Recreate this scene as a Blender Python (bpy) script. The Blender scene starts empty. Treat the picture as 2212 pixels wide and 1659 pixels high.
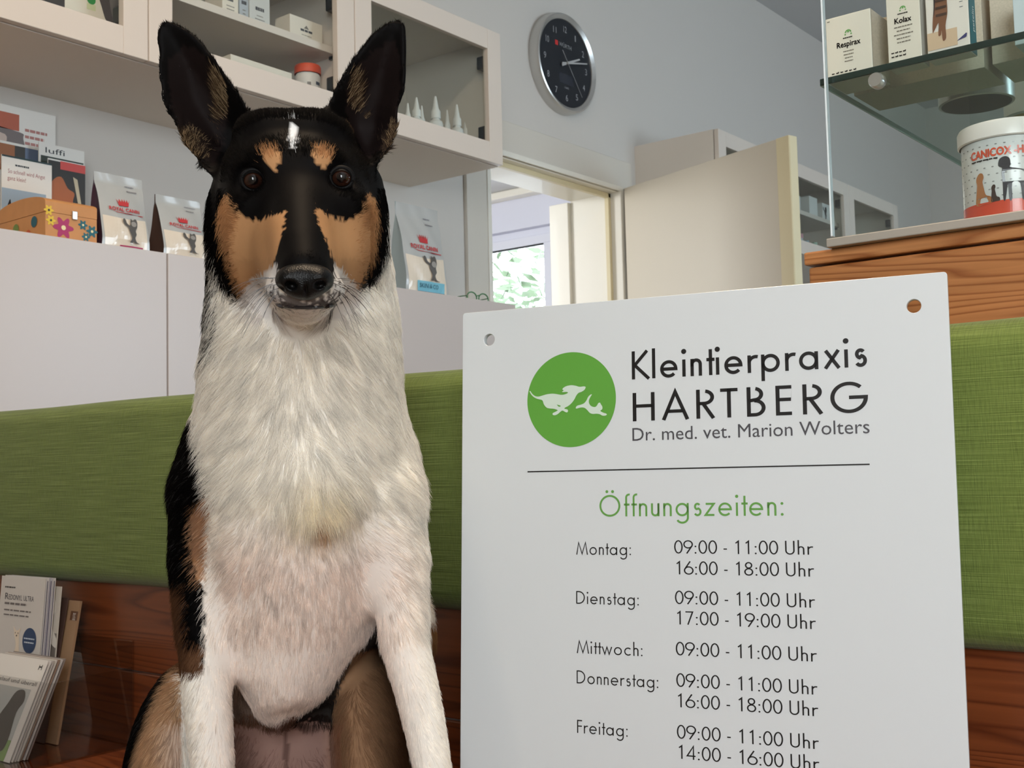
import bpy, bmesh, math, random
import numpy as np
from mathutils import Vector, Matrix

# ------------------------------------------------------------------ camera
SC = bpy.context.scene
COL = SC.collection
PW, PH, FPX = 2212.0, 1659.0, 2541.0
CX, CY = 1106.0, 829.5
CAM = np.array([0.0, 0.0, 0.85])


def _cam_axes(yaw, pitch, roll):
    f = np.array([math.cos(pitch) * math.sin(yaw), math.cos(pitch) * math.cos(yaw), math.sin(pitch)])
    r = np.array([math.cos(yaw), -math.sin(yaw), 0.0])
    u = np.cross(r, f)
    c, s = math.cos(roll), math.sin(roll)
    return np.array([c * r + s * u, -s * r + c * u, f])


RC = _cam_axes(math.radians(51.6), math.radians(4.02), math.radians(-1.38))
cam_d = bpy.data.cameras.new('camera')
cam_d.sensor_width = 36.0
cam_d.lens = FPX / PW * 36.0
cam_d.clip_start = 0.02
cam_o = bpy.data.objects.new('camera', cam_d)
COL.objects.link(cam_o)
_m = np.eye(4)
_m[:3, 0], _m[:3, 1], _m[:3, 2], _m[:3, 3] = RC[0], RC[1], -RC[2], CAM
cam_o.matrix_world = Matrix(_m.tolist())
SC.camera = cam_o
cam_d.dof.use_dof = True
cam_d.dof.focus_distance = 1.0
cam_d.dof.aperture_fstop = 36.0


def ray(x, y):
    return RC.T @ np.array([(x - CX) / FPX, -(y - CY) / FPX, 1.0])


def on(ax, v, x, y):                 # where the sight line of a photo pixel meets a plane of the room
    i = 'XYZ'.index(ax)
    d = ray(x, y)
    return Vector(CAM + (v - CAM[i]) / d[i] * d)


def at(x, y, depth):
    return Vector(CAM + depth * ray(x, y))


# ------------------------------------------------------------------ light
SC.view_settings.view_transform = 'Standard'
SC.view_settings.look = 'None'
SC.view_settings.gamma = 1.0
SC.view_settings.use_curve_mapping = False
SC.view_settings.exposure = 0.0
SC.cycles.max_bounces = 10
SC.cycles.diffuse_bounces = 4
SC.cycles.glossy_bounces = 4
SC.cycles.transmission_bounces = 6
SC.cycles.transparent_max_bounces = 16
SC.cycles.caustics_reflective = False
SC.cycles.caustics_refractive = False
SC.cycles.sample_clamp_indirect = 6.0

world = bpy.data.worlds.new('sky')
SC.world = world
world.use_nodes = True
_bg = world.node_tree.nodes['Background']
_bg.inputs['Color'].default_value = (0.86, 0.93, 1.0, 1)
_bg.inputs['Strength'].default_value = 6.0


def area_light(name, loc, aim, sx, sy, power, color):
    d = bpy.data.lights.new(name, 'AREA')
    d.shape = 'RECTANGLE'
    d.size, d.size_y = sx, sy
    d.energy = power
    d.color = color
    o = bpy.data.objects.new(name, d)
    COL.objects.link(o)
    o.location = loc
    o.rotation_euler = (Vector(aim) - Vector(loc)).to_track_quat('-Z', 'Y').to_euler()
    return o


# daylight in the openings of the waiting room's own windows (behind the photographer) and in the next room's window
area_light('daylight_rear', (-1.53, -1.45, 1.75), (0.0, -1.45, 1.70), 1.5, 1.5, 64, (0.95, 0.985, 1.0))
area_light('daylight_side', (4.4, -2.42, 1.75), (4.4, 0.0, 1.7), 1.9, 1.5, 52, (0.56, 0.80, 1.0))
_p = area_light('window_portal', (6.36, 4.55, 1.725), (4.0, 4.55, 1.725), 2.38, 1.43, 1, (1, 1, 1))
_p.data.cycles.is_portal = True
# ceiling lamp of the waiting room (warm)
area_light('ceiling_lamp_light', (0.75, 0.75, 3.08), (0.75, 0.75, 0.0), 0.5, 0.5, 34, (1.0, 0.77, 0.54))
area_light('next_room_fill_light', (2.04, 5.1, 1.75), (6.2, 4.9, 1.75), 1.3, 1.4, 92, (0.97, 0.99, 1.0))  # fill light for the next room, added at its unseen left wall

# ------------------------------------------------------------------ helpers
def lin(c):
    c = c / 255.0
    return c / 12.92 if c <= 0.04045 else ((c + 0.055) / 1.055) ** 2.4


def rgb(r, g, b):
    return (lin(r), lin(g), lin(b), 1.0)


def _sock(node, name, val):
    if name in node.inputs:
        node.inputs[name].default_value = val


def mat(name, color, rough=0.5, metal=0.0, spec=0.5, coat=0.0, noise=0.0, nscale=40.0, bump=0.0, bscale=200.0, emit=None):
    m = bpy.data.materials.new(name)
    m.use_nodes = True
    nt = m.node_tree
    b = nt.nodes['Principled BSDF']
    b.inputs['Base Color'].default_value = color
    b.inputs['Roughness'].default_value = rough
    b.inputs['Metallic'].default_value = metal
    _sock(b, 'Specular IOR Level', spec)
    _sock(b, 'Coat Weight', coat)
    if emit:
        _sock(b, 'Emission Color', color)
        _sock(b, 'Emission Strength', emit)
    tc = nt.nodes.new('ShaderNodeTexCoord')
    if noise:
        n = nt.nodes.new('ShaderNodeTexNoise')
        n.inputs['Scale'].default_value = nscale
        n.inputs['Detail'].default_value = 4
        nt.links.new(tc.outputs['Object'], n.inputs['Vector'])
        mx = nt.nodes.new('ShaderNodeMix')
        mx.data_type = 'RGBA'
        mx.inputs[6].default_value = tuple(c * (1 - noise) for c in color[:3]) + (1,)
        mx.inputs[7].default_value = tuple(min(1, c * (1 + noise)) for c in color[:3]) + (1,)
        nt.links.new(n.outputs['Fac'], mx.inputs[0])
        nt.links.new(mx.outputs[2], b.inputs['Base Color'])
    if bump:
        n = nt.nodes.new('ShaderNodeTexNoise')
        n.inputs['Scale'].default_value = bscale
        nt.links.new(tc.outputs['Object'], n.inputs['Vector'])
        bp = nt.nodes.new('ShaderNodeBump')
        bp.inputs['Strength'].default_value = bump
        bp.inputs['Distance'].default_value = 0.002
        nt.links.new(n.outputs['Fac'], bp.inputs['Height'])
        nt.links.new(bp.outputs['Normal'], b.inputs['Normal'])
    return m


def glass_mat(name, tint, reflect=1.0, rough=0.0):
    m = bpy.data.materials.new(name)
    m.use_nodes = True
    nt = m.node_tree
    for n in list(nt.nodes):
        if n.type != 'OUTPUT_MATERIAL':
            nt.nodes.remove(n)
    out = nt.nodes['Material Output']
    tr = nt.nodes.new('ShaderNodeBsdfTransparent')
    tr.inputs['Color'].default_value = tint
    gl = nt.nodes.new('ShaderNodeBsdfGlossy')
    gl.inputs['Roughness'].default_value = rough
    lw = nt.nodes.new('ShaderNodeFresnel')
    lw.inputs['IOR'].default_value = 1.45
    mu = nt.nodes.new('ShaderNodeMath')
    mu.operation = 'MULTIPLY'
    mu.inputs[1].default_value = reflect
    mx = nt.nodes.new('ShaderNodeMixShader')
    ge = nt.nodes.new('ShaderNodeNewGeometry')          # reflect once per pane: on the face the ray enters by
    fb = nt.nodes.new('ShaderNodeMath')
    fb.operation = 'SUBTRACT'
    fb.inputs[0].default_value = 1.0
    nt.links.new(ge.outputs['Backfacing'], fb.inputs[1])
    m2 = nt.nodes.new('ShaderNodeMath')
    m2.operation = 'MULTIPLY'
    nt.links.new(lw.outputs['Fac'], mu.inputs[0])
    nt.links.new(mu.outputs[0], m2.inputs[0])
    nt.links.new(fb.outputs[0], m2.inputs[1])
    nt.links.new(m2.outputs[0], mx.inputs['Fac'])
    nt.links.new(tr.outputs[0], mx.inputs[1])
    nt.links.new(gl.outputs[0], mx.inputs[2])
    nt.links.new(mx.outputs[0], out.inputs['Surface'])
    return m


def wood_mat(name, light, dark, scale=1.0, seed=0.0, rough=0.38):
    """Pine: grain runs along the object's Y axis, with growth-ring bands and a few dark knots."""
    m = bpy.data.materials.new(name)
    m.use_nodes = True
    nt = m.node_tree
    b = nt.nodes['Principled BSDF']
    b.inputs['Roughness'].default_value = rough
    tc = nt.nodes.new('ShaderNodeTexCoord')
    mp = nt.nodes.new('ShaderNodeMapping')
    mp.inputs['Location'].default_value = (seed, seed * 1.7, seed * 0.6)
    mp.inputs['Scale'].default_value = (1.0, 0.045, 1.0)
    nt.links.new(tc.outputs['Object'], mp.inputs['Vector'])
    nz = nt.nodes.new('ShaderNodeTexNoise')
    nz.inputs['Scale'].default_value = 15.0 * scale
    nz.inputs['Detail'].default_value = 2.0
    nt.links.new(mp.outputs[0], nz.inputs['Vector'])
    mul = nt.nodes.new('ShaderNodeMath')
    mul.operation = 'MULTIPLY'
    mul.inputs[1].default_value = 24.0
    nt.links.new(nz.outputs['Fac'], mul.inputs[0])
    fr = nt.nodes.new('ShaderNodeMath')
    fr.operation = 'FRACT'
    nt.links.new(mul.outputs[0], fr.inputs[0])
    rmp = nt.nodes.new('ShaderNodeValToRGB')
    e = rmp.color_ramp.elements
    e[0].position, e[0].color = 0.0, light
    e[1].position, e[1].color = 1.0, light
    for pos, k in ((0.55, 0.25), (0.80, 1.0), (0.88, 0.55)):
        q = e.new(pos)
        q.color = tuple(light[i] * (1 - k) + dark[i] * k for i in range(3)) + (1,)
    nt.links.new(fr.outputs[0], rmp.inputs['Fac'])
    # fine fibres
    mp2 = nt.nodes.new('ShaderNodeMapping')
    mp2.inputs['Scale'].default_value = (220, 5, 220)
    nt.links.new(tc.outputs['Object'], mp2.inputs['Vector'])
    n2 = nt.nodes.new('ShaderNodeTexNoise')
    n2.inputs['Scale'].default_value = 1.0
    n2.inputs['Detail'].default_value = 3.0
    nt.links.new(mp2.outputs[0], n2.inputs['Vector'])
    m1 = nt.nodes.new('ShaderNodeMix')
    m1.data_type = 'RGBA'
    m1.blend_type = 'MULTIPLY'
    m1.inputs[0].default_value = 0.35
    nt.links.new(rmp.outputs['Color'], m1.inputs[6])
    nt.links.new(n2.outputs['Fac'], m1.inputs[7])
    # knots
    mp3 = nt.nodes.new('ShaderNodeMapping')
    mp3.inputs['Location'].default_value = (seed * 3, seed, 0.13 + seed)
    mp3.inputs['Scale'].default_value = (1.0, 0.55, 1.0)
    nt.links.new(tc.outputs['Object'], mp3.inputs['Vector'])
    vo = nt.nodes.new('ShaderNodeTexVoronoi')
    vo.inputs['Scale'].default_value = 7.0 * scale
    nt.links.new(mp3.outputs[0], vo.inputs['Vector'])
    kr = nt.nodes.new('ShaderNodeValToRGB')
    kr.color_ramp.elements[0].position, kr.color_ramp.elements[0].color = 0.035, (1, 1, 1, 1)
    kr.color_ramp.elements[1].position, kr.color_ramp.elements[1].color = 0.075, (0, 0, 0, 1)
    nt.links.new(vo.outputs['Distance'], kr.inputs['Fac'])
    m2 = nt.nodes.new('ShaderNodeMix')
    m2.data_type = 'RGBA'
    nt.links.new(kr.outputs['Color'], m2.inputs[0])
    nt.links.new(m1.outputs[2], m2.inputs[6])
    m2.inputs[7].default_value = tuple(c * 0.25 for c in dark[:3]) + (1,)
    nt.links.new(m2.outputs[2], b.inputs['Base Color'])
    bp = nt.nodes.new('ShaderNodeBump')
    bp.inputs['Strength'].default_value = 0.12
    bp.inputs['Distance'].default_value = 0.001
    nt.links.new(n2.outputs['Fac'], bp.inputs['Height'])
    nt.links.new(bp.outputs['Normal'], b.inputs['Normal'])
    return m


def fabric_mat(name, c1, c2, c3):
    """Slubbed upholstery weave: long horizontal threads (along Y) crossed by short vertical ones."""
    m = bpy.data.materials.new(name)
    m.use_nodes = True
    nt = m.node_tree
    b = nt.nodes['Principled BSDF']
    b.inputs['Roughness'].default_value = 0.9
    _sock(b, 'Specular IOR Level', 0.15)
    _sock(b, 'Sheen Weight', 0.15)
    tc = nt.nodes.new('ShaderNodeTexCoord')

    def streak(sc, detail):
        mp = nt.nodes.new('ShaderNodeMapping')
        mp.inputs['Scale'].default_value = sc
        nt.links.new(tc.outputs['Object'], mp.inputs['Vector'])
        n = nt.nodes.new('ShaderNodeTexNoise')
        n.inputs['Scale'].default_value = 1.0
        n.inputs['Detail'].default_value = detail
        nt.links.new(mp.outputs[0], n.inputs['Vector'])
        return n.outputs['Fac']
    hor = streak((40, 10, 950), 1.5)
    ver = streak((40, 1000, 60), 1.0)
    big = streak((40, 3.5, 420), 2.0)
    r1 = nt.nodes.new('ShaderNodeValToRGB')
    e = r1.color_ramp.elements
    e[0].position, e[0].color = 0.26, c1
    e[1].position, e[1].color = 0.80, c3
    q = e.new(0.50)
    q.color = c2
    av = nt.nodes.new('ShaderNodeMath')
    av.operation = 'MULTIPLY_ADD'
    av.inputs[1].default_value = 0.24
    nt.links.new(big, av.inputs[0])
    sc = nt.nodes.new('ShaderNodeMath')
    sc.operation = 'MULTIPLY'
    sc.inputs[1].default_value = 0.80
    nt.links.new(hor, sc.inputs[0])
    nt.links.new(sc.outputs[0], av.inputs[2])
    nt.links.new(av.outputs[0], r1.inputs['Fac'])
    mx = nt.nodes.new('ShaderNodeMix')
    mx.data_type = 'RGBA'
    mx.blend_type = 'MULTIPLY'
    mx.inputs[0].default_value = 0.4
    nt.links.new(r1.outputs['Color'], mx.inputs[6])
    rv = nt.nodes.new('ShaderNodeValToRGB')
    rv.color_ramp.elements[0].position = 0.35
    rv.color_ramp.elements[0].color = (0.6, 0.6, 0.6, 1)
    rv.color_ramp.elements[1].position = 0.6
    nt.links.new(ver, rv.inputs['Fac'])
    nt.links.new(rv.outputs['Color'], mx.inputs[7])
    nt.links.new(mx.outputs[2], b.inputs['Base Color'])
    ad = nt.nodes.new('ShaderNodeMath')
    ad.operation = 'ADD'
    nt.links.new(hor, ad.inputs[0])
    nt.links.new(ver, ad.inputs[1])
    bp = nt.nodes.new('ShaderNodeBump')
    bp.inputs['Strength'].default_value = 0.5
    bp.inputs['Distance'].default_value = 0.0012
    nt.links.new(ad.outputs[0], bp.inputs['Height'])
    nt.links.new(bp.outputs['Normal'], b.inputs['Normal'])
    return m


def _finish(me, m, smooth):
    if m is not None:
        if isinstance(m, (list, tuple)):
            for k in m:
                me.materials.append(k)
        else:
            me.materials.append(m)
    if smooth:
        for p in me.polygons:
            p.use_smooth = True


def put(name, me, parent=None, loc=None):
    o = bpy.data.objects.new(name, me)
    COL.objects.link(o)
    if parent is not None:
        o.parent = parent
    if loc is not None:
        o.location = loc
    return o


class G:
    """Collects simple solids into one mesh (coordinates local to the thing)."""

    def __init__(self):
        self.bm = bmesh.new()

    def box(self, x0, x1, y0, y1, z0, z1, mtx=None):
        vs = [self.bm.verts.new((x, y, z)) for z in (z0, z1) for y in (y0, y1) for x in (x0, x1)]
        if mtx is not None:
            for v in vs:
                v.co = mtx @ v.co
        for f in ((0, 2, 3, 1), (4, 5, 7, 6), (0, 1, 5, 4), (2, 6, 7, 3), (0, 4, 6, 2), (1, 3, 7, 5)):
            self.bm.faces.new([vs[i] for i in f])
        return self

    def frame(self, x0, x1, z0, z1, w, y0, y1):       # rectangular frame lying in the XZ plane
        self.box(x0, x0 + w, y0, y1, z0, z1)
        self.box(x1 - w, x1, y0, y1, z0, z1)
        self.box(x0 + w, x1 - w, y0, y1, z0, z0 + w)
        self.box(x0 + w, x1 - w, y0, y1, z1 - w, z1)
        return self

    def lathe(self, prof, n=40, cx=0.0, cy=0.0, cz=0.0, cap=True):
        rings = []
        for r, z in prof:
            rings.append([self.bm.verts.new((cx + r * math.cos(2 * math.pi * i / n), cy + r * math.sin(2 * math.pi * i / n), cz + z)) for i in range(n)])
        for a, b in zip(rings, rings[1:]):
            for i in range(n):
                self.bm.faces.new((a[i], a[(i + 1) % n], b[(i + 1) % n], b[i]))
        if cap:
            self.bm.faces.new(rings[0][::-1])
            self.bm.faces.new(rings[-1])
        return self

    def tube(self, pts, r, n=10, cap=True):
        pts = [Vector(p) for p in pts]
        rings = []
        for i, p in enumerate(pts):
            t = (pts[min(i + 1, len(pts) - 1)] - pts[max(i - 1, 0)]).normalized()
            a = t.cross(Vector((0, 0, 1)) if abs(t.z) < 0.9 else Vector((1, 0, 0))).normalized()
            b = t.cross(a)
            rr = r[i] if isinstance(r, (list, tuple)) else r
            rings.append([self.bm.verts.new(p + (a * math.cos(2 * math.pi * k / n) + b * math.sin(2 * math.pi * k / n)) * rr) for k in range(n)])
        for a, b in zip(rings, rings[1:]):
            for i in range(n):
                self.bm.faces.new((a[i], a[(i + 1) % n], b[(i + 1) % n], b[i]))
        if cap:
            self.bm.faces.new(rings[0][::-1])
            self.bm.faces.new(rings[-1])
        return self

    def ball(self, c, r, seg=24, rings=14, mtx=None):
        res = bmesh.ops.create_uvsphere(self.bm, u_segments=seg, v_segments=rings, radius=1.0)
        rr = r if isinstance(r, (list, tuple)) else (r, r, r)
        for v in res['verts']:
            co = Vector((v.co.x * rr[0], v.co.y * rr[1], v.co.z * rr[2]))
            if mtx is not None:
                co = mtx @ co
            v.co = co + Vector(c)
        return self

    def poly(self, pts):
        vs = [self.bm.verts.new(p) for p in pts]
        self.bm.faces.new(vs)
        return self

    def done(self, name, m, parent=None, bevel=0.0, smooth=False, seg=2, loc=None, angle=0.6):
        bmesh.ops.recalc_face_normals(self.bm, faces=self.bm.faces)
        me = bpy.data.meshes.new(name)
        self.bm.to_mesh(me)
        self.bm.free()
        _finish(me, m, smooth)
        o = put(name, me, parent, loc)
        if bevel:
            md = o.modifiers.new('bevel', 'BEVEL')
            md.width = bevel
            md.segments = seg
            md.limit_method = 'ANGLE'
            md.angle_limit = angle
        if smooth:
            try:
                me.set_sharp_from_angle(angle=math.radians(38))
            except Exception:
                pass
        return o


def mesh_obj(name, verts, faces, m, parent=None, smooth=False, loc=None):
    me = bpy.data.meshes.new(name)
    me.from_pydata([tuple(v) for v in verts], [], [tuple(f) for f in faces])
    me.update()
    _finish(me, m, smooth)
    return put(name, me, parent, loc)


def thing(name, label, cat, loc=(0, 0, 0), rotz=0.0, group=None, mtx=None):
    o = bpy.data.objects.new(name, None)
    o.empty_display_size = 0.05
    COL.objects.link(o)
    if mtx is not None:
        o.matrix_world = mtx
    else:
        o.location = loc
        o.rotation_euler = (0, 0, rotz)
    o['label'] = label
    o['category'] = cat
    if group:
        o['group'] = group
    return o


def tag(o, label, cat, group=None, kind=None):
    o['label'] = label
    o['category'] = cat
    if group:
        o['group'] = group
    if kind:
        o['kind'] = kind
    return o


def struct(o, label=None, cat=None):
    o['kind'] = 'structure'
    if label:
        o['label'] = label
        o['category'] = cat
    return o


def copy_tree(o, parent=None):
    c = o.copy()
    COL.objects.link(c)
    if parent is not None:
        c.parent = parent
    for ch in list(o.children):
        copy_tree(ch, c)
    return c


# flat print: polygons / text, tessellated in the XZ plane (x right, z up), then moved by a function
def tess(polys):
    """polys: list of closed outlines [(x, z), ...]; holes allowed (even-odd). Returns verts, faces."""
    cu = bpy.data.curves.new('shape', 'CURVE')
    cu.dimensions = '2D'
    cu.fill_mode = 'BOTH'
    for pl in polys:
        s = cu.splines.new('POLY')
        s.points.add(len(pl) - 1)
        for p, q in zip(s.points, pl):
            p.co = (q[0], q[1], 0, 1)
        s.use_cyclic_u = True
    o = bpy.data.objects.new('shape', cu)
    me = bpy.data.meshes.new_from_object(o)
    vs = [(v.co.x, v.co.y) for v in me.vertices]
    fs = [tuple(p.vertices) for p in me.polygons]
    bpy.data.objects.remove(o)
    bpy.data.curves.remove(cu)
    bpy.data.meshes.remove(me)
    return vs, fs


def text2d(s, width=None, height=None, spacing=1.0, xmax=None):
    """Text in the built-in face scaled to a width and to a cap height, left/baseline at the origin."""
    cu = bpy.data.curves.new('shape', 'FONT')
    cu.body = s
    cu.size = 1.0
    cu.space_character = spacing
    cu.resolution_u = 3
    o = bpy.data.objects.new('shape', cu)
    me = bpy.data.meshes.new_from_object(o)
    vs = np.array([(v.co.x, v.co.y) for v in me.vertices])
    fs = [tuple(p.vertices) for p in me.polygons]
    bpy.data.objects.remove(o)
    bpy.data.curves.remove(cu)
    bpy.data.meshes.remove(me)
    vs[:, 0] -= vs[:, 0].min()
    kx = width / vs[:, 0].max() if width else None
    kz = height / 0.73 if height else kx
    vs[:, 0] *= kx if kx else kz
    vs[:, 1] *= kz
    return [tuple(v) for v in vs], fs


def bold(vf, d):
    return merge2d([shift(vf, dx, dz) for dx, dz in ((-d, 0), (d, 0), (0, d), (0, -d))])


def merge2d(items):
    V, F = [], []
    for vs, fs in items:
        k = len(V)
        V += list(vs)
        F += [tuple(i + k for i in f) for f in fs]
    return V, F


def shift(vf, dx, dz, sx=1.0, sz=1.0):
    return [(x * sx + dx, z * sz + dz) for x, z in vf[0]], vf[1]


def rect2d(x0, x1, z0, z1):
    return [(x0, z0), (x1, z0), (x1, z1), (x0, z1)], [(0, 1, 2, 3)]


def disc2d(cx, cz, rx, rz=None, n=40):
    rz = rz or rx
    return [(cx + rx * math.cos(2 * math.pi * i / n), cz + rz * math.sin(2 * math.pi * i / n)) for i in range(n)], [tuple(range(n))]


def print_on(name, vf, m, parent, fn):
    """fn maps (x, z) of the flat artwork to a 3D point on the surface of the thing."""
    return mesh_obj(name, [fn(x, z) for x, z in vf[0]], vf[1], m, parent)


def smooth_closed(pts, n=6):
    """Catmull-Rom through a closed outline."""
    P = [np.array(p, float) for p in pts]
    out = []
    N = len(P)
    for i in range(N):
        p0, p1, p2, p3 = P[i - 1], P[i], P[(i + 1) % N], P[(i + 2) % N]
        for k in range(n):
            t = k / n
            out.append(tuple(0.5 * ((2 * p1) + (-p0 + p2) * t + (2 * p0 - 5 * p1 + 4 * p2 - p3) * t * t + (-p0 + 3 * p1 - 3 * p2 + p3) * t ** 3)))
    return out


# ------------------------------------------------------------------ materials
M_wall = mat('wall_paint', rgb(204, 199, 192), 0.85, spec=0.2, bump=0.08, bscale=120)
M_ceil = mat('ceiling_paint', rgb(200, 200, 200), 0.9, spec=0.2)
M_floor = mat('floor_vinyl', rgb(150, 140, 128), 0.5, noise=0.08, nscale=30)
M_trim = mat('door_frame_paint', rgb(230, 226, 215), 0.4, coat=0.1)
M_lintel = mat('lintel_paint', rgb(206, 200, 189), 0.5)
M_doorleaf = mat('door_paint', rgb(200, 191, 174), 0.42)
M_dooredge = mat('door_edge_paint', rgb(216, 203, 166), 0.4)
M_white = mat('white_laminate', rgb(215, 204, 192), 0.32, spec=0.4)
M_low = mat('white_laminate_dim', rgb(198, 189, 184), 0.32, spec=0.4)  # same white laminate; weaker light on the low fronts put into its tone
M_whitein = mat('white_board', rgb(220, 211, 199), 0.5)
M_glass = glass_mat('cabinet_glass', (0.96, 0.97, 0.965, 1), 1.0)
M_glassdark = glass_mat('cabinet_glass_green', (0.91, 0.93, 0.92, 1), 1.3)
M_screen = glass_mat('screen_glass', (0.965, 0.985, 0.98, 1), 0.9)
M_shelfglass = glass_mat('shelf_glass', (0.80, 0.87, 0.84, 1), 1.2)
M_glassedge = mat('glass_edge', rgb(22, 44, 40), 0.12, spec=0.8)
M_glassedge_lit = mat('glass_edge_lit', rgb(228, 238, 242), 0.15, spec=0.8)  # pane edge catching light: the bright reflection put into its pale colour
M_alu = mat('aluminium', rgb(176, 170, 160), 0.42, metal=0.35)
M_steel = mat('brushed_steel', rgb(200, 198, 194), 0.28, metal=0.75)
M_dial = mat('clock_dial', rgb(24, 27, 34), 0.35)
M_greyprint = mat('grey_print', rgb(150, 151, 154), 0.5)
M_redprint = mat('red_print', rgb(196, 46, 44), 0.5)
M_black = mat('black_plastic', rgb(16, 16, 17), 0.4)
M_ink = mat('black_ink', rgb(18, 17, 18), 0.35)
M_inkgrey = mat('grey_ink', rgb(72, 72, 76), 0.4)
M_inkgreen = mat('green_ink', rgb(98, 154, 72), 0.4)
M_paper = mat('paper', rgb(224, 222, 216), 0.55)
M_carton = mat('carton', rgb(226, 219, 204), 0.5)
M_cartonside = mat('carton_side', rgb(196, 186, 168), 0.5)
M_pine = wood_mat('pine_light', rgb(198, 132, 78), rgb(150, 86, 42), 1.0, 0.0)
M_pinerail = wood_mat('pine_rail', rgb(202, 138, 84), rgb(158, 94, 48), 1.3, 2.3)
M_pinedark = wood_mat('pine_bench', rgb(134, 70, 36), rgb(96, 44, 20), 0.8, 5.1, 0.3)
M_green = fabric_mat('green_upholstery', rgb(86, 99, 45), rgb(106, 122, 58), rgb(134, 149, 82))
M_acrylic = mat('white_acrylic', rgb(211, 216, 218), 0.16, spec=0.5, coat=0.25)
M_lime = mat('logo_green', rgb(94, 160, 62), 0.3)
M_logo = mat('logo_pale', rgb(204, 220, 206), 0.3)

# ------------------------------------------------------------------ the room
YW = 2.664            # face of the cabinet wall
YF = 2.26             # front plane of the cabinets
ZC = 3.23


def wdone(g, name, m, parent=None, **k):      # geometry given in room coordinates, thing not rotated
    off = Vector((0, 0, 0))
    if parent is not None and parent.parent is None:
        off = -Vector(parent.location)
    return g.done(name, m, parent, loc=off, **k)


struct(G().box(-1.7, 8.1, -2.6, 7.0, -0.1, 0.0).done('floor', M_floor))
struct(G().box(-1.7, 8.1, -2.6, YW, ZC, ZC + 0.1).done('ceiling', M_ceil))
DX0, DX1, DZ = 3.232, 4.11, 2.0
g = G()
g.box(-1.7, DX0, YW, YW + 0.24, 0, ZC)
g.box(DX1, 8.1, YW, YW + 0.24, 0, ZC)
g.box(DX0, DX1, YW, YW + 0.24, DZ, ZC)
struct(g.done('wall_back', M_wall))
struct(G().box(8.0, 8.1, -2.6, YW, 0, ZC).done('wall_right', M_wall))
WX = -1.6                                          # wall with the window behind the photographer
g = G()
g.box(WX - 0.1, WX, -2.5, -2.2, 0, ZC).box(WX - 0.1, WX, -0.7, YW, 0, ZC)
g.box(WX - 0.1, WX, -2.2, -0.7, 0, 1.0).box(WX - 0.1, WX, -2.2, -0.7, 2.5, ZC)
struct(g.done('wall_left', M_wall))
g = G()
g.box(WX - 0.1, 3.45, -2.6, -2.5, 0, ZC)
g.box(3.45, 5.35, -2.6, -2.5, 0, 1.0)
g.box(3.45, 5.35, -2.6, -2.5, 2.5, ZC)
g.box(5.35, 8.0, -2.6, -2.5, 0, ZC)
struct(g.done('wall_front', M_wall))
xa, xb = 3.45, 5.35
struct(G().frame(xa, xb, 1.0, 2.5, 0.06, -2.58, -2.52).box((xa + xb) / 2 - 0.03, (xa + xb) / 2 + 0.03, -2.58, -2.52, 1.06, 2.44).box(xa + 0.06, xb - 0.06, -2.58, -2.52, 1.72, 1.76).done('window_2', M_trim, bevel=0.004))
g = G().frame(-2.2, -0.7, 1.0, 2.5, 0.06, WX - 0.08, WX - 0.02).box(-1.48, -1.42, WX - 0.08, WX - 0.02, 1.06, 2.44).box(-2.14, -0.76, WX - 0.08, WX - 0.02, 1.72, 1.76)
for v in g.bm.verts:
    v.co = Vector((v.co.y, v.co.x, v.co.z))
struct(g.done('window_3', M_trim, bevel=0.004))

# door frame, open door
g = G()
g.box(DX0 - 0.008, DX0 + 0.012, YW - 0.02, YW + 0.24, 0, DZ)
g.box(DX0 - 0.008, DX1 + 0.008, YW - 0.022, YW - 0.0165, DZ - 0.012, DZ + 0.010)
g.box(DX0, DX1, YW - 0.004, YW + 0.24, DZ - 0.014, DZ + 0.002)            # soffit lining
g.box(DX1 - 0.012, DX1 + 0.008, YW - 0.02, YW + 0.24, 0, DZ)              # hinge side lining
struct(wdone(g, 'trim_1', M_trim, bevel=0.003))
g = G()
g.box(DX0 - 0.12, DX0 - 0.008, YW - 0.016, YW, 0, DZ)                    # casing boards
g.box(DX1 + 0.008, DX1 + 0.085, YW - 0.016, YW, 0, DZ)
g.box(DX0 - 0.12, DX1 + 0.085, YW - 0.016, YW, DZ + 0.002, DZ + 0.125)
struct(wdone(g, 'trim_5', M_lintel, bevel=0.003))
g = G()
g.box(DX0 + 0.012, DX0 + 0.03, YW + 0.03, YW + 0.05, 0, DZ - 0.014)
g.box(DX1 - 0.03, DX1 - 0.012, YW + 0.03, YW + 0.05, 0, DZ - 0.014)
g.box(DX0 + 0.012, DX1 - 0.012, YW + 0.03, YW + 0.05, DZ - 0.034, DZ - 0.014)
struct(wdone(g, 'trim_2', M_dooredge, bevel=0.002))
g = G()                                                                # rebate of the deep reveal on the far side
g.box(DX1 - 0.03, DX1 + 0.06, YW + 0.24, YW + 0.34, 0, DZ - 0.02)
g.box(DX0 - 0.06, DX0 + 0.0, YW + 0.24, YW + 0.34, 0, DZ - 0.02)
struct(wdone(g, 'trim_3', M_trim, bevel=0.003))

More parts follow.
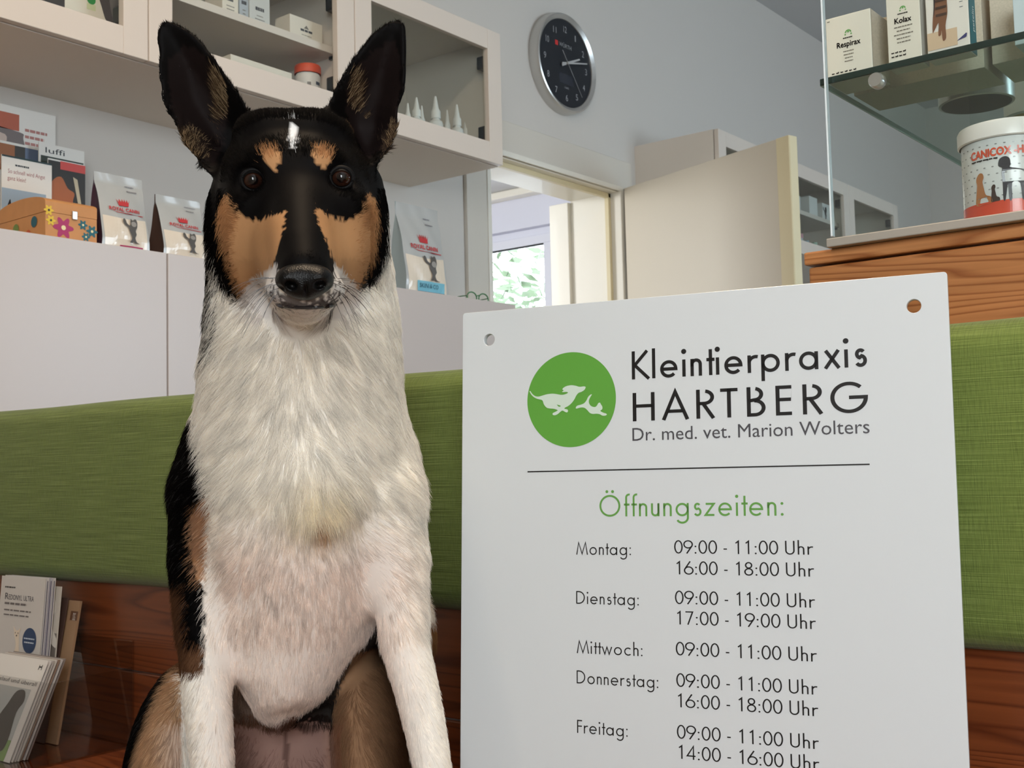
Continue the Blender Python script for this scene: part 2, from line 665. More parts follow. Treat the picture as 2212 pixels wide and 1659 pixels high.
hinge = Vector((4.125, 2.625, 0))
free = Vector((3.857, 1.755, 0))
dv = (free - hinge).normalized()
dl = (free - hinge).length
door = thing('door_1', 'cream flush door standing wide open beside the bright doorway', 'door', hinge, math.atan2(dv.y, dv.x))
door['kind'] = 'structure'
G().box(0, dl - 0.012, -0.02, 0.02, 0.01, DZ).done('door_leaf', M_doorleaf, door, bevel=0.002)
G().box(dl - 0.06, dl, -0.024, -0.020, 0.01, DZ).box(dl - 0.012, dl, -0.02, 0.02, 0.01, DZ).done('door_edge_strip', M_dooredge, door, bevel=0.002)
G().tube([(0.0, 0.0, 1.66), (0.0, 0.0, 1.80)], 0.009, 12).done('hinge', M_black, door)
G().tube([(0.0, 0.0, 0.30), (0.0, 0.0, 0.44)], 0.009, 12).done('hinge', M_black, door)
hd = G().box(dl - 0.075, dl - 0.045, -0.026, -0.0201, 0.93, 1.13).done('handle_plate', M_steel, door, bevel=0.002)
G().tube([(dl - 0.06, -0.024, 1.06), (dl - 0.06, -0.065, 1.06), (dl - 0.17, -0.068, 1.06)], 0.009, 12).done('handle', M_steel, hd, smooth=True)

# room beyond the doorway
YN, XN, ZN = YW + 0.24, 6.2, 2.705
struct(G().box(2.0, XN, YN, 7.0, ZN, ZN + 0.1).done('ceiling_beyond', M_ceil))
struct(G().box(1.9, 2.0, YN, 7.0, 0, ZN + 0.1).done('wall_beyond_left', M_wall))
struct(G().box(2.0, XN, 6.9, 7.0, 0, ZN).done('wall_beyond_back', M_wall))
g = G().frame(4.40, 5.80, 1.0, 2.5, 0.05, 2.002, 2.03)
for v in g.bm.verts:
    v.co = Vector((v.co.y, v.co.x, v.co.z))
struct(g.done('added_window_4', M_trim, bevel=0.003))  # unseen frame on the closed wall, added around the fill light
WY0, WY1, WZ0, WZ1 = 3.35, 5.75, 1.0, 2.45
M_lav = mat('pale_lavender_paint', rgb(214, 216, 230), 0.85)
g = G()
g.box(XN, XN + 0.24, YN, WY0, 0, ZN)
g.box(XN, XN + 0.24, WY1, 7.0, 0, ZN)
g.box(XN, XN + 0.24, WY0, WY1, 0, WZ0)
g.box(XN, XN + 0.24, WY0, WY1, WZ1, ZN + 0.1)
struct(g.done('wall_beyond_right', M_lav))
struct(G().box(XN - 0.10, XN, YN, 6.9, ZN - 0.05, ZN).done('trim_4', M_trim, bevel=0.01))
M_winframe = mat('window_frame_white', rgb(222, 224, 236), 0.35)
win = thing('window_1', 'white casement window in the room beyond the doorway with foliage outside', 'window', (XN, 4.55, WZ0))
win['kind'] = 'structure'
g = G()
XA, XB = XN + 0.06, XN + 0.13
g.box(XA, XB, WY0, WY1, WZ1 - 0.05, WZ1).box(XA, XB, WY0, WY1, WZ0, WZ0 + 0.05)
g.box(XA, XB, WY0, WY0 + 0.06, WZ0 + 0.05, WZ1 - 0.05).box(XA, XB, WY1 - 0.06, WY1, WZ0 + 0.05, WZ1 - 0.05)
wdone(g, 'frame', M_winframe, win, bevel=0.004)
for y0, y1 in ((3.41, 4.50), (4.52, 5.69)):
    g = G()
    ZA, ZB = WZ0 + 0.05, WZ1 - 0.05
    yl = 0.13 if y0 > 4.5 else 0.06
    g.box(XA - 0.02, XB - 0.01, y0, y1, ZB - 0.06, ZB).box(XA - 0.02, XB - 0.01, y0, y1, ZA, ZA + 0.06)
    g.box(XA - 0.02, XB - 0.01, y0, y0 + yl, ZA + 0.06, ZB - 0.06).box(XA - 0.02, XB - 0.01, y1 - 0.06, y1, ZA + 0.06, ZB - 0.06)
    s = wdone(g, 'sash', M_winframe, win, bevel=0.004)
    gs = G()
    gs.box(XA + 0.012, XA + 0.018, y0 + 0.05, y1 - 0.05, ZA + 0.05, ZB - 0.05)
    p = gs.done('pane', M_glass, s)
    gg = G()
    if y0 > 4.5:
        gg.box(XA - 0.005, XA + 0.011, y0 + yl, y1 - 0.06, ZB - 0.070, ZB - 0.06)
    else:
        gg.box(XA - 0.024, XA - 0.0205, y1 - 0.052, y1 - 0.044, ZA + 0.06, ZB - 0.06)
    gg.done('gasket', M_black, s)
# tree outside the window
random.seed(5)
tree = thing('garden_tree', 'sunlit leafy tree outside the window beyond the doorway', 'tree', (9.2, 6.9, 0.0))
G().tube([(0.6, -0.9, 0), (0.65, -0.9, 1.4), (0.6, -0.8, 2.6), (0.6, -0.8, 3.4)], [0.10, 0.08, 0.05, 0.02], 10).done('trunk', mat('bark', rgb(120, 100, 82), 0.9), tree)
V, F = [], []
for i in range(3200):
    a = random.uniform(0, 6.28)
    rr = 1.5 * random.random() ** 0.5
    c = Vector((rr * math.cos(a) * 0.8, rr * math.sin(a) * 1.25, random.uniform(1.7, 3.4)))
    if c.z > 2.72 - 0.12 * math.sin(4.1 * c.y) and random.random() < 0.9:
        continue
    u = Vector((random.gauss(0, 1), random.gauss(0, 1), random.gauss(0, 1))).normalized()
    w = u.orthogonal().normalized()
    L = random.uniform(0.06, 0.12)
    k = len(V)
    V += [c - u * L, c + w * L * 0.42, c + u * L, c - w * L * 0.42]
    F.append((k, k + 1, k + 2, k + 3))
lv = mesh_obj('foliage', V, F, mat('leaf_green', rgb(108, 128, 98), 0.5), tree)

# ------------------------------------------------------------------ wall cabinets with glass doors
ZB0, ZB1 = 1.79, 2.213


def wall_cabinet(x0, x1, label, shelf_z=None, glass=None, extra=None):
    t = thing('wall_cabinet', label, 'cabinet', ((x0 + x1) / 2, YF, ZB0))
    w = x1 - x0
    h = ZB1 - ZB0
    a, b = -w / 2, w / 2
    d = YW - YF
    g = G()
    T = 0.018
    g.box(a, a + T, 0.024, d, 0, h).box(b - T, b, 0.024, d, 0, h)
    g.box(a + T, b - T, 0.024, d, 0, T).box(a + T, b - T, 0.024, d, h - T, h)
    g.box(a + T, b - T, d - 0.008, d, T, h - T)
    g.done('carcass', M_whitein, t)
    fr = G().frame(a + 0.0015, b - 0.0015, 0.001, h - 0.001, 0.0635, 0, 0.02).done('door', M_white, t, bevel=0.0015)
    G().box(a + 0.06, b - 0.06, 0.012, 0.016, 0.06, h - 0.06).done('glass_pane', glass or M_glass, fr)
    for hz in (0.1, h - 0.1):
        G().box(b - 0.062, b - 0.022, 0.022, 0.05, hz - 0.02, hz + 0.02).done('hinge', M_black, t, bevel=0.004)
    if shelf_z:
        G().box(a + T, b - T, 0.05, d - 0.01, shelf_z - ZB0 - 0.02, shelf_z - ZB0).done('shelf', M_whitein, t, bevel=0.001)
        for sx in (a + T, b - T - 0.01):
            G().box(sx, sx + 0.01, 0.06, 0.075, shelf_z - ZB0 - 0.028, shelf_z - ZB0 - 0.02).done('shelf_pin', M_black, t)
    return t


SHZ = 2.002
wall_cabinet(0.90, 1.549, 'white glass-door wall cabinet over the leaflets, leftmost above the counter')
wall_cabinet(1.549, 2.2, 'white wall cabinet holding the red-lidded jar and a shelf of small boxes', SHZ)
wall_cabinet(2.2, 2.835, 'white glass-door wall cabinet nearest the clock, holding dropper bottles', None, M_glassdark)
wall_cabinet(4.25, 4.93, 'white glass-door wall cabinet beyond the doorway, partly behind the open door', None, M_glassdark)
wall_cabinet(4.93, 5.59, 'white glass-door wall cabinet far right with a shelf of white boxes', 2.02, M_glassdark)
wall_cabinet(5.59, 6.26, 'white glass-door wall cabinet farthest along the wall, seen through the glass screen', None, M_glassdark)

# low cupboards
LZ = 1.355
for i, (x0, x1, lb) in enumerate(((0.95, 1.597, 'white low cupboard under the wooden box and leaflets'),
                                  (1.597, 2.24, 'white low cupboard directly behind the dog, left of its neck'),
                                  (2.24, 2.88, 'white low cupboard between the dog and the doorway'))):
    t = thing('low_cupboard', lb, 'cupboard', ((x0 + x1) / 2, YF, 0))
    w = (x1 - x0) / 2
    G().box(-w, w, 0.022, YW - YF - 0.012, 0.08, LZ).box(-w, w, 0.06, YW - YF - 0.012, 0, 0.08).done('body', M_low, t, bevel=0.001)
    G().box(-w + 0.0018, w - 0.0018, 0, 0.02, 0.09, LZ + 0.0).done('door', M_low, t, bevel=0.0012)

lampo = thing('ceiling_lamp', 'flat square ceiling lamp of the waiting room', 'lamp', (0.75, 0.75, ZC))
G().box(-0.28, 0.28, -0.28, 0.28, -0.12, -0.001).done('housing', M_trim, lampo, bevel=0.004)

# ------------------------------------------------------------------ wall clock
cc = Vector((3.712, YW, 2.432))
clock = thing('wall_clock', 'round wall clock with black dial and brushed steel rim above the doorway', 'clock', cc)
R_ = 0.2
Mr = Matrix.Rotation(math.pi / 2, 4, 'X')          # lathe axis -> -Y


def yl(g):
    for v in g.bm.verts:
        v.co = Mr @ v.co
    return g


yl(G().lathe([(R_, 0.0), (R_, 0.02), (R_ * 0.99, 0.036), (R_ * 0.975, 0.043), (R_ * 0.95, 0.0455), (R_ * 0.878, 0.036), (R_ * 0.872, 0.03), (R_ * 0.872, 0.0)], 96, cap=False)).done('rim', M_steel, clock, smooth=True)
yl(G().lathe([(R_ * 0.874, 0.0), (R_ * 0.874, 0.032)], 96)).done('dial', M_dial, clock)
DYC = -0.0325


def dial(x, z):
    return (x, DYC, z)


for h in range(1, 13):
    a = math.radians(30 * h)
    s = str(h)
    tx = text2d(s, 0.021 if len(s) > 1 else (0.006 if h == 1 else 0.014), 0.027)
    wd = max(v[0] for v in tx[0])
    print_on('numeral', shift(tx, 0.138 * math.sin(a) - wd / 2, 0.138 * math.cos(a) - 0.0135), M_greyprint, clock, dial)
print_on('brand_lettering', shift(text2d('WÜRTH', 0.082, 0.017, 1.05), -0.042, 0.062), M_greyprint, clock, dial)
print_on('brand_mark', merge2d([rect2d(-0.069, -0.050, 0.060, 0.079)]), M_redprint, clock, dial)
print_on('date_display', merge2d([rect2d(-0.048, 0.048, -0.085, -0.045)]), mat('lcd', rgb(44, 47, 56), 0.2), clock, dial)
print_on('dial_lettering', shift(text2d('QUARTZ', 0.03, 0.007), -0.015, -0.102), M_greyprint, clock, dial)
for nm, ang, L, tail, wd, yy in (('hour_hand', 67, 0.098, 0.035, 0.011, -0.036), ('minute_hand', 77, 0.142, 0.035, 0.008, -0.039), ('second_hand', 142, 0.15, 0.055, 0.0022, -0.042)):
    a = math.radians(ang)
    d = Vector((math.sin(a), 0, math.cos(a)))
    n = Vector((d.z, 0, -d.x))
    q = [n * wd / 2 - d * tail, -n * wd / 2 - d * tail, d * L - n * wd * 0.3, d * L + n * wd * 0.3]
    vs = [Vector((p.x, yy, p.z)) for p in q] + [Vector((p.x, yy - 0.001, p.z)) for p in q]
    mesh_obj(nm, vs, [(0, 1, 2, 3), (7, 6, 5, 4), (0, 4, 5, 1), (1, 5, 6, 2), (2, 6, 7, 3), (3, 7, 4, 0)], mat(nm + '_paint', rgb(176, 176, 176), 0.4) if nm != 'second_hand' else M_greyprint, clock)
yl(G().lathe([(0.006, 0.03), (0.006, 0.044)], 20)).done('hub', M_steel, clock)

# ------------------------------------------------------------------ bench with upholstered back
bench = thing('bench', 'pine bench with a green upholstered backrest behind dog and sign', 'bench', (1.03, 0.6, 0))
XB_ = 1.062
g = G()
g.box(XB_, XB_ + 0.022, -0.8, 2.6, 0.5525, 0.955).done('x', None) if False else None
wdone(G().box(XB_, XB_ + 0.022, -0.8, 2.20, 0.5535, 0.95), 'upper_back_board', M_pinedark, bench, bevel=0.002)
wdone(G().box(XB_, XB_ + 0.022, -0.8, 2.20, 0.40, 0.5515), 'lower_back_board', M_pinedark, bench, bevel=0.002)
wdone(G().box(0.52, XB_, -0.8, 2.20, 0.405, 0.44), 'seat', M_pinedark, bench, bevel=0.004)
wdone(G().box(0.60, 0.63, -0.8, 2.20, 0.0, 0.405), 'front_panel', M_pinedark, bench, bevel=0.003)
for y in (-0.78, 2.17):
    wdone(G().box(0.55, XB_, y, y + 0.03, 0.0, 0.405), 'side_panel', M_pinedark, bench, bevel=0.003)


def cushion_mesh():
    y0, y1, z0, z1, x0, x1 = -0.8, 2.19, 0.683, 0.968, 1.026, XB_ - 0.001
    prof = []
    n = 8
    r = 0.030
    for k in range(n + 1):
        a = math.pi / 2 * k / n
        prof.append((x1 - (x1 - x0) * math.sin(a), z1 - r + r * math.cos(a)))
    for k in range(1, 8):
        t = k / 8
        prof.append((x0 - 0.004 * math.sin(math.pi * t), (z1 - r) * (1 - t) + (z0 + r) * t))
    for k in range(n + 1):
        a = math.pi / 2 * k / n
        prof.append((x1 - (x1 - x0) * math.cos(a), z0 + r - r * math.sin(a)))
    N = 120
    V, F = [], []
    for i in range(N + 1):
        y = y0 + (y1 - y0) * i / N
        for j, (x, z) in enumerate(prof):
            V.append((x + 0.0012 * math.sin(9 * y + z * 7), y, z + 0.0008 * math.sin(13 * y)))
    m = len(prof)
    for i in range(N):
        for j in range(m - 1):
            F.append((i * m + j, i * m + j + 1, (i + 1) * m + j + 1, (i + 1) * m + j))
    F.append(tuple(range(m))[::-1])
    F.append(tuple(N * m + j for j in range(m)))
    return V, F


V, F = cushion_mesh()
mesh_obj('backrest_cushion', V, F, M_green, bench, smooth=True, loc=-Vector(bench.location))

# ------------------------------------------------------------------ reception partition and glass display
PY = 0.486
part = thing('reception_counter', 'orange pine counter front rising behind the bench on the right', 'counter', (1.08, -0.2, 0))
wdone(G().box(XB_ + 0.0225, XB_ + 0.05, -1.3, PY - 0.003, 0.0, 1.0385), 'front_board', M_pine, part, bevel=0.002)
wdone(G().box(XB_ + 0.05, 1.56, PY - 0.03, PY - 0.003, 0.0, 1.0385), 'end_board', M_pine, part, bevel=0.002)
wdone(G().box(XB_ + 0.0185, 1.57, -1.3, PY, 1.0405, 1.0535), 'top_rail', M_pinerail, part, bevel=0.002)
wdone(G().box(XB_ + 0.0235, XB_ + 0.024, PY - 0.012, PY - 0.004, 0.996, 1.004), 'dowel_hole', M_black, part) if False else None

case = thing('glass_display', 'clear glass display screen standing on the pine counter', 'display case', (1.08, -0.1, 1.0535))
ZG0, ZG1 = 1.0535, 1.75
GX = 1.082
wdone(G().box(GX - 0.012, GX + 0.012, -0.9, 0.4575, ZG0, ZG0 + 0.0085), 'rail_channel', M_alu, case, bevel=0.001)
g = wdone(G().box(GX - 0.003, GX + 0.003, -0.9, 0.4545, ZG0 + 0.008, ZG1), 'front_pane', M_screen, case)
G().box(GX - 0.003, GX + 0.003, 0.4545, 0.4562, ZG0 + 0.012, ZG1).done('pane_edge_lit', M_glassedge_lit, g)
wdone(G().box(1.537, 1.543, -0.9, 0.456, ZG0, ZG1), 'back_pane', M_screen, case)
s = wdone(G().box(1.093, 1.534, -0.9, 0.4655, 1.2205, 1.2255), 'glass_shelf', M_shelfglass, case)
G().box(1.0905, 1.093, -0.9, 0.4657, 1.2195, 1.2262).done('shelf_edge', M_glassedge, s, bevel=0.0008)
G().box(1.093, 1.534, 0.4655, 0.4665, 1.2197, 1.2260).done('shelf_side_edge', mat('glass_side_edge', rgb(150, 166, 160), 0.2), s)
wdone(G().box(1.096, 1.534, -0.9, 0.4545, ZG0, ZG0 + 0.0105), 'floor_plate', M_whitein, case, bevel=0.001)
for yy in (0.408, -0.05, -0.5):
    c = G()
    c.lathe([(0.0065, 0), (0.0075, 0.003), (0.0075, 0.012), (0.005, 0.016)], 20)
    for v in c.bm.verts:
        v.co = Vector((GX + 0.003 + v.co.z * 0.9, yy + v.co.x, 1.2195 - 0.008 + v.co.y))
    wdone(c, 'shelf_clamp', M_steel, case, smooth=True)

# ------------------------------------------------------------------ practice sign: geometric sans lettering drawn as monoline strokes
def arc(cx, cy, rx, ry, a0, a1, n=None):
    n = n or max(6, int(abs(a1 - a0) / 9))
    return [(cx + rx * math.cos(math.radians(a0 + (a1 - a0) * i / n)), cy + ry * math.sin(math.radians(a0 + (a1 - a0) * i / n))) for i in range(n + 1)]


def dot(cx, cy, r):
    return ('dot', cx, cy, r)


def glyph(c, s):
    """Strokes (centre lines) and advance; cap height 1, x-height 0.6, stroke width s."""
    h = s / 2
    X = 0.60
    r = X / 2 - h + 0.008
    b = 0.075                      # side bearing
    L = b + h
    if c in 'oö':
        return [arc(L + r, X / 2, r, r, 0, 360, 40)], 2 * (b + h + r)
    if c == 'a':
        x = L + 2 * r
        return [arc(L + r, X / 2, r, r, 0, 360, 40), [(x, 0), (x, X)]], x + h + b * 1.2
    if c == 'p':
        return [[(L, -0.30), (L, X)], arc(L + r, X / 2, r, r, 0, 360, 40)], L + 2 * r + h + b
    if c == 'g':
        x = L + 2 * r
        return [arc(L + r, X / 2, r, r, 0, 360, 40), [(x, X), (x, -0.06)] + arc(L + r, -0.06, r, 0.24, 0, -150, 18)[1:]], x + h + b * 1.2
    if c == 'e':
        return [[(L + 0.01, X / 2)] + [(L + 2 * r, X / 2)] + arc(L + r, X / 2, r, r, 0, 318, 36)[1:]], 2 * (b + h + r)
    if c == 'c':
        return [arc(L + r, X / 2, r, r, 48, 312, 30)], L + 2 * r + b * 0.4
    if c == 'n' or c == 'h':
        w = 0.40 - s
        top = 1.06 if c == 'h' else X
        return [[(L, 0), (L, top)], [(L, X - h - w / 2 - 0.06)] + arc(L + w / 2, X - h - w / 2 + 0.01, w / 2, w / 2, 180, 0, 18) + [(L + w, 0)]], L + w + h + b
    if c == 'u':
        w = 0.40 - s
        return [[(L, X), (L, h + w / 2)] + arc(L + w / 2, h + w / 2 - 0.008, w / 2, w / 2, 180, 360, 18) + [(L + w, X)], [(L + w, 0), (L + w, X)]], L + w + h + b
    if c == 'r':
        return [[(L, 0), (L, X)], arc(L + 0.22, X - h - 0.20, 0.22, 0.205, 180, 72, 12)], L + 0.30
    if c == 'i':
        return [[(L, 0), (L, X)], dot(L, 0.88, s * 0.78)], 2 * L
    if c == 'l':
        return [[(L, 0), (L, 1.06)]], 2 * L
    if c == 't':
        return [[(L + 0.07, 0), (L + 0.07, 0.90)], [(L - 0.07, X - h), (L + 0.21, X - h)]], 0.29
    if c == 'f':
        return [[(L + 0.06, 0), (L + 0.06, 0.88)] + arc(L + 0.20, 0.88, 0.14, 0.14, 180, 75, 10)[1:], [(L - 0.05, X - h), (L + 0.22, X - h)]], 0.33
    if c == 's':
        ru, rl = 0.125, 0.155
        w = 0.9
        yl_, yu = h + rl - 0.006, X - h - ru + 0.006
        cx = L + rl * w + 0.02
        up = arc(cx, yu, ru * w, ru, 35, 255, 16)
        lo = arc(cx, yl_, rl * w, rl, 75, -148, 18)
        return [up + lo], cx + rl * w + h + b * 0.8
    if c == 'x':
        return [[(b + h * 0.6, 0), (b + 0.46, X)], [(b + h * 0.6 + 0.02, X), (b + 0.47, 0)]], b * 2 + 0.47
    if c == 'z':
        return [[(b + 0.03, X - h), (b + 0.40, X - h), (b + 0.02, h), (b + 0.42, h)]], b * 2 + 0.42
    if c == 'w':
        return [[(b, X), (b + 0.20, 0.03), (b + 0.37, X - 0.03), (b + 0.54, 0.03), (b + 0.74, X)]], b * 2 + 0.74
    if c == '-':
        return [[(b * 0.8, 0.36), (b * 0.8 + 0.22, 0.36)]], b * 1.6 + 0.22
    if c == ':':
        return [dot(L + 0.02, s * 0.62, s * 0.66), dot(L + 0.02, X - s * 0.62, s * 0.66)], 2 * L + 0.04
    if c == ' ':
        return [], 0.26
    if c == 'K':
        return [[(L, 0), (L, 1)], [(L + 0.50, 1.0), (L + 0.05, 0.50), (L + 0.56, 0.0)]], L + 0.58
    if c == 'H':
        return [[(L, 0), (L, 1)], [(L + 0.58, 0), (L + 0.58, 1)], [(L, 0.53), (L + 0.58, 0.53)]], 2 * L + 0.58
    if c == 'A':
        return [[(b * 0.5, 0), (b * 0.5 + 0.37, 0.97), (b * 0.5 + 0.74, 0)], [(b * 0.5 + 0.13, 0.30), (b * 0.5 + 0.61, 0.30)]], b + 0.74
    if c == 'R' or c == 'B' or c == 'P':
        if c == 'B':
            return [[(L, 0), (L, 1)], [(L, 1 - h), (L + 0.16, 1 - h)] + arc(L + 0.16, 0.76 - h / 2 + 0.02, 0.21, 0.215 - h / 2 + 0.005, 90, -90, 16) + [(L, 0.53)],
                    [(L + 0.16, 0.53)] + arc(L + 0.18, 0.265 + h / 2, 0.25, 0.265 - h / 2, 90, -90, 18) + [(L, h)]], L + 0.43 + h + b * 0.8
        return [[(L, 0), (L, 1)], [(L, 1 - h), (L + 0.18, 1 - h)] + arc(L + 0.18, 0.73, 0.25, 0.27 - h, 90, -90, 18) + [(L, 0.46 + h)], [(L + 0.15, 0.46 + h), (L + 0.46, 0)]], L + 0.48
    if c == 'T':
        return [[(b * 0.4, 1 - h), (b * 0.4 + 0.52, 1 - h)], [(b * 0.4 + 0.26, 0), (b * 0.4 + 0.26, 1)]], b * 0.8 + 0.52
    if c == 'E':
        return [[(L + 0.40, 1 - h), (L, 1 - h), (L, h), (L + 0.40, h)], [(L, 0.53), (L + 0.38, 0.53)]], L + 0.40 + b
    if c == 'F':
        return [[(L + 0.38, 1 - h), (L, 1 - h), (L, 0)], [(L, 0.53), (L + 0.36, 0.53)]], L + 0.38 + b * 0.5
    if c == 'G':
        R = 0.5 - h + 0.015
        return [arc(L + R, 0.5, R, R, 46, 360, 40) + [(L + R + 0.0, 0.5)]], L + 2 * R + h + b
    if c == 'D':
        return [[(L, h), (L, 1 - h), (L + 0.18, 1 - h)] + arc(L + 0.18, 0.5, 0.46, 0.5 - h, 90, -90, 24) + [(L, h)]], L + 0.64 + h + b
    if c == 'M':
        return [[(b, 0), (b + 0.16, 0.96), (b + 0.45, 0.06), (b + 0.74, 0.96), (b + 0.90, 0)]], b * 2 + 0.90
    if c == 'U':
        return [[(L, 1), (L, 0.27 + h)] + arc(L + 0.24, 0.24 + h, 0.24, 0.25, 180, 360, 20) + [(L + 0.48, 1)]], 2 * L + 0.48
    if c == 'Ö':
        R = 0.5 - h + 0.015
        return [arc(L + R, 0.5, R, R, 0, 360, 48), dot(L + R - 0.14, 1.17, s * 0.75), dot(L + R + 0.14, 1.17, s * 0.75)], 2 * (L + R)
    D = 0.56                                        # figures
    if c == '0':
        rx = D / 2 - h
        return [arc(0.02 + D / 2, 0.5, rx, 0.5 - h + 0.01, 0, 360, 40)], D + 0.04
    if c == '1':
        return [[(0.16, 0.80), (0.335, 0.955), (0.335, 0)]], D + 0.04
    if c == '4':
        return [[(0.44, 0), (0.44, 0.97), (0.045, 0.26), (0.57, 0.26)]], D + 0.04
    if c == '7':
        return [[(0.05, 1 - h), (0.51, 1 - h), (0.20, 0)]], D + 0.04
    if c == '8':
        return [arc(0.30, 0.755, 0.185, 0.245 - h, 0, 360, 32), arc(0.30, 0.27, 0.235, 0.27 - h + 0.01, 0, 360, 36)], D + 0.04
    if c in '69':
        R = 0.315 - h
        a = arc(0.30, R + h - 0.01, R, R, 0, 360, 36)
        st = [(0.30 - R * 0.93, R + h + R * 0.36), (0.40, 1.0)]
        if c == '9':
            f = lambda p: (0.60 - p[0], 1.0 - p[1])
            return [[f(p) for p in a], [f(p) for p in st]], D + 0.04
        return [a, st], D + 0.04
    raise KeyError(c)


def stroke(pl, s):
    """Ribbon of width s along a polyline, mitred joints, butt ends."""
    h = s / 2
    P = [np.array(p, float) for p in pl]
    closed = len(P) > 3 and np.allclose(P[0], P[-1])
    if closed:
        P = P[:-1]
    n = len(P)
    V = []
    for i in range(n):
        a = P[i - 1] if (i > 0 or closed) else None
        b = P[(i + 1) % n] if (i < n - 1 or closed) else None
        d1 = (P[i] - a) / np.linalg.norm(P[i] - a) if a is not None else None
        d2 = (b - P[i]) / np.linalg.norm(b - P[i]) if b is not None else None
        if d1 is None:
            d1 = d2
        if d2 is None:
            d2 = d1
        n1, n2 = np.array([-d1[1], d1[0]]), np.array([-d2[1], d2[0]])
        m = n1 + n2
        L = np.linalg.norm(m)
        m = n1 if L < 1e-6 else m / L
        k = min(1.0 / max(0.25, float(m @ n1)), 2.6)
        V += [tuple(P[i] + m * h * k), tuple(P[i] - m * h * k)]
    F = [(2 * i, 2 * i + 1, 2 * ((i + 1) % n) + 1, 2 * ((i + 1) % n)) for i in range(n if closed else n - 1)]
    return V, F


def line2d(txt, u0, u1, base, cap, s, track=0.0):
    """A line of lettering set between u0 and u1 on a baseline (x right, z up)."""
    items, x = [], 0.0
    for c in txt:
        st, adv = glyph(c, s)
        for p in st:
            if p[0] == 'dot':
                items.append(disc2d(x + p[1], p[2], p[3], n=20))
            else:
                items.append(shift(stroke(p, s), x, 0))
        x += adv + track
    V, F = merge2d(items)
    xs = [v[0] for v in V]
    k = (u1 - u0) / (max(xs) - min(xs))
    return [(u0 + (vx - min(xs)) * k, base + vz * cap) for vx, vz in V], F


KS = 0.46 / 0.42
S_O = np.array([0.8208, 0.7043, 0.9917])
S_R = np.array([0.23421, -0.97218, 0.0])
S_U = np.array([0.05692, 0.01373, 0.99828])
S_N = np.cross(S_R, S_U)
S_O = CAM + (S_O - CAM) * KS
S_H = (S_O[2] - 0.4405) / S_U[2]
S_base = S_O - S_U * S_H
mx = np.eye(4)
mx[:3, 0], mx[:3, 1], mx[:3, 2], mx[:3, 3] = S_R, -S_N, S_U, S_base
sign = thing('practice_sign', 'large white opening hours sign with round green logo, leaning on the bench', 'sign', mtx=Matrix(mx.tolist()))
SW, ST = 0.46, 0.006


def uv(u, v):                                      # sign artwork coordinates -> local x, z
    return u * KS, S_H - v * KS


outer = []
rc = 0.0025
for (qx, qz, a0) in ((SW - rc, rc, -90), (SW - rc, S_H - rc, 0), (rc, S_H - rc, 90), (rc, rc, 180)):
    outer += arc(qx, qz, rc, rc, a0, a0 + 90, 5)
holes = []
for (hu, hv) in ((0.3951, 0.0246), (0.0268, 0.0262)):
    cx_, cz_ = uv(hu, hv)
    holes.append([(cx_ + 0.0064 * math.cos(2 * math.pi * i / 40), cz_ + 0.0064 * math.sin(2 * math.pi * i / 40)) for i in range(40)])
cu = bpy.data.curves.new('panel', 'CURVE')
cu.dimensions = '2D'
cu.fill_mode = 'BOTH'
cu.extrude = ST / 2
cu.bevel_depth = 0.0005
cu.bevel_resolution = 1
for pl in [outer] + holes:
    sp = cu.splines.new('POLY')
    sp.points.add(len(pl) - 1)
    for p, q in zip(sp.points, pl):
        p.co = (q[0], q[1], 0, 1)
    sp.use_cyclic_u = True
tmp = bpy.data.objects.new('panel', cu)
me = bpy.data.meshes.new_from_object(tmp)
bpy.data.objects.remove(tmp)
bpy.data.curves.remove(cu)
for v in me.vertices:
    x_, z_, y_ = v.co
    v.co = (x_, -y_, z_)                            # flat drawing stands up; thickness along local Y
me.flip_normals() if False else None
me.materials.clear()
me.materials.append(M_acrylic)
panel = put('panel', me, sign)
YP = -(ST / 2 + 0.0005) - 0.0002


def face(x, z):
    return (x, YP, z)


def sign_line(name, txt, u0, u1, v, cap, s, m, track=0.0):
    x0, z = uv(u0, v)
    x1, _ = uv(u1, v)
    print_on(name, line2d(txt, x0, x1, z, cap * KS, s, track), m, sign, face)


sign_line('heading_lettering', 'Kleintierpraxis', 0.1632, 0.3584, 0.0700, 0.0243, 0.116, M_ink, 0.02)
x0, z = uv(0.1636, 0.1060)
x1, _ = uv(0.3582, 0.1060)
adv = [glyph(c, 0.116)[1] + 0.16 for c in 'HARTBERG']
allv = line2d('HARTBERG', 0.0, 1.0, 0.0, 1.0, 0.116, 0.16)
start = np.concatenate([[0], np.cumsum(adv)])
ext = [(min(v[0] for p in glyph(c, 0.116)[0] for v in stroke(p, 0.116)[0]), max(v[0] for p in glyph(c, 0.116)[0] for v in stroke(p, 0.116)[0])) for c in 'HARTBERG']
lo_, hi_ = start[0] + ext[0][0], start[7] + ext[7][1]
kx = (x1 - x0) / (hi_ - lo_)
for i, c in enumerate('HARTBERG'):
    a_ = x0 + (start[i] + ext[i][0] - lo_) * kx
    b_ = x0 + (start[i] + ext[i][1] - lo_) * kx
    V, F = line2d(c, a_, b_, z, 0.0243 * KS, 0.116)
    isl, k0 = [], 0
    for p in glyph(c, 0.116)[0]:                     # tie the strokes of a letter together where they meet
        k1 = k0 + len(stroke(p, 0.116)[0])
        isl.append(range(k0, k1))
        k0 = k1
    for q in isl[1:]:
        a, b = min(((i_, j_) for i_ in range(q[0]) for j_ in q), key=lambda t: (V[t[0]][0] - V[t[1]][0]) ** 2 + (V[t[0]][1] - V[t[1]][1]) ** 2)
        F.append((a, b, b + 1 if (b - q[0]) % 2 == 0 else b - 1))
    print_on('town_letter', (V, F), M_ink, sign, face)
x0, z = uv(0.163, 0.1227)
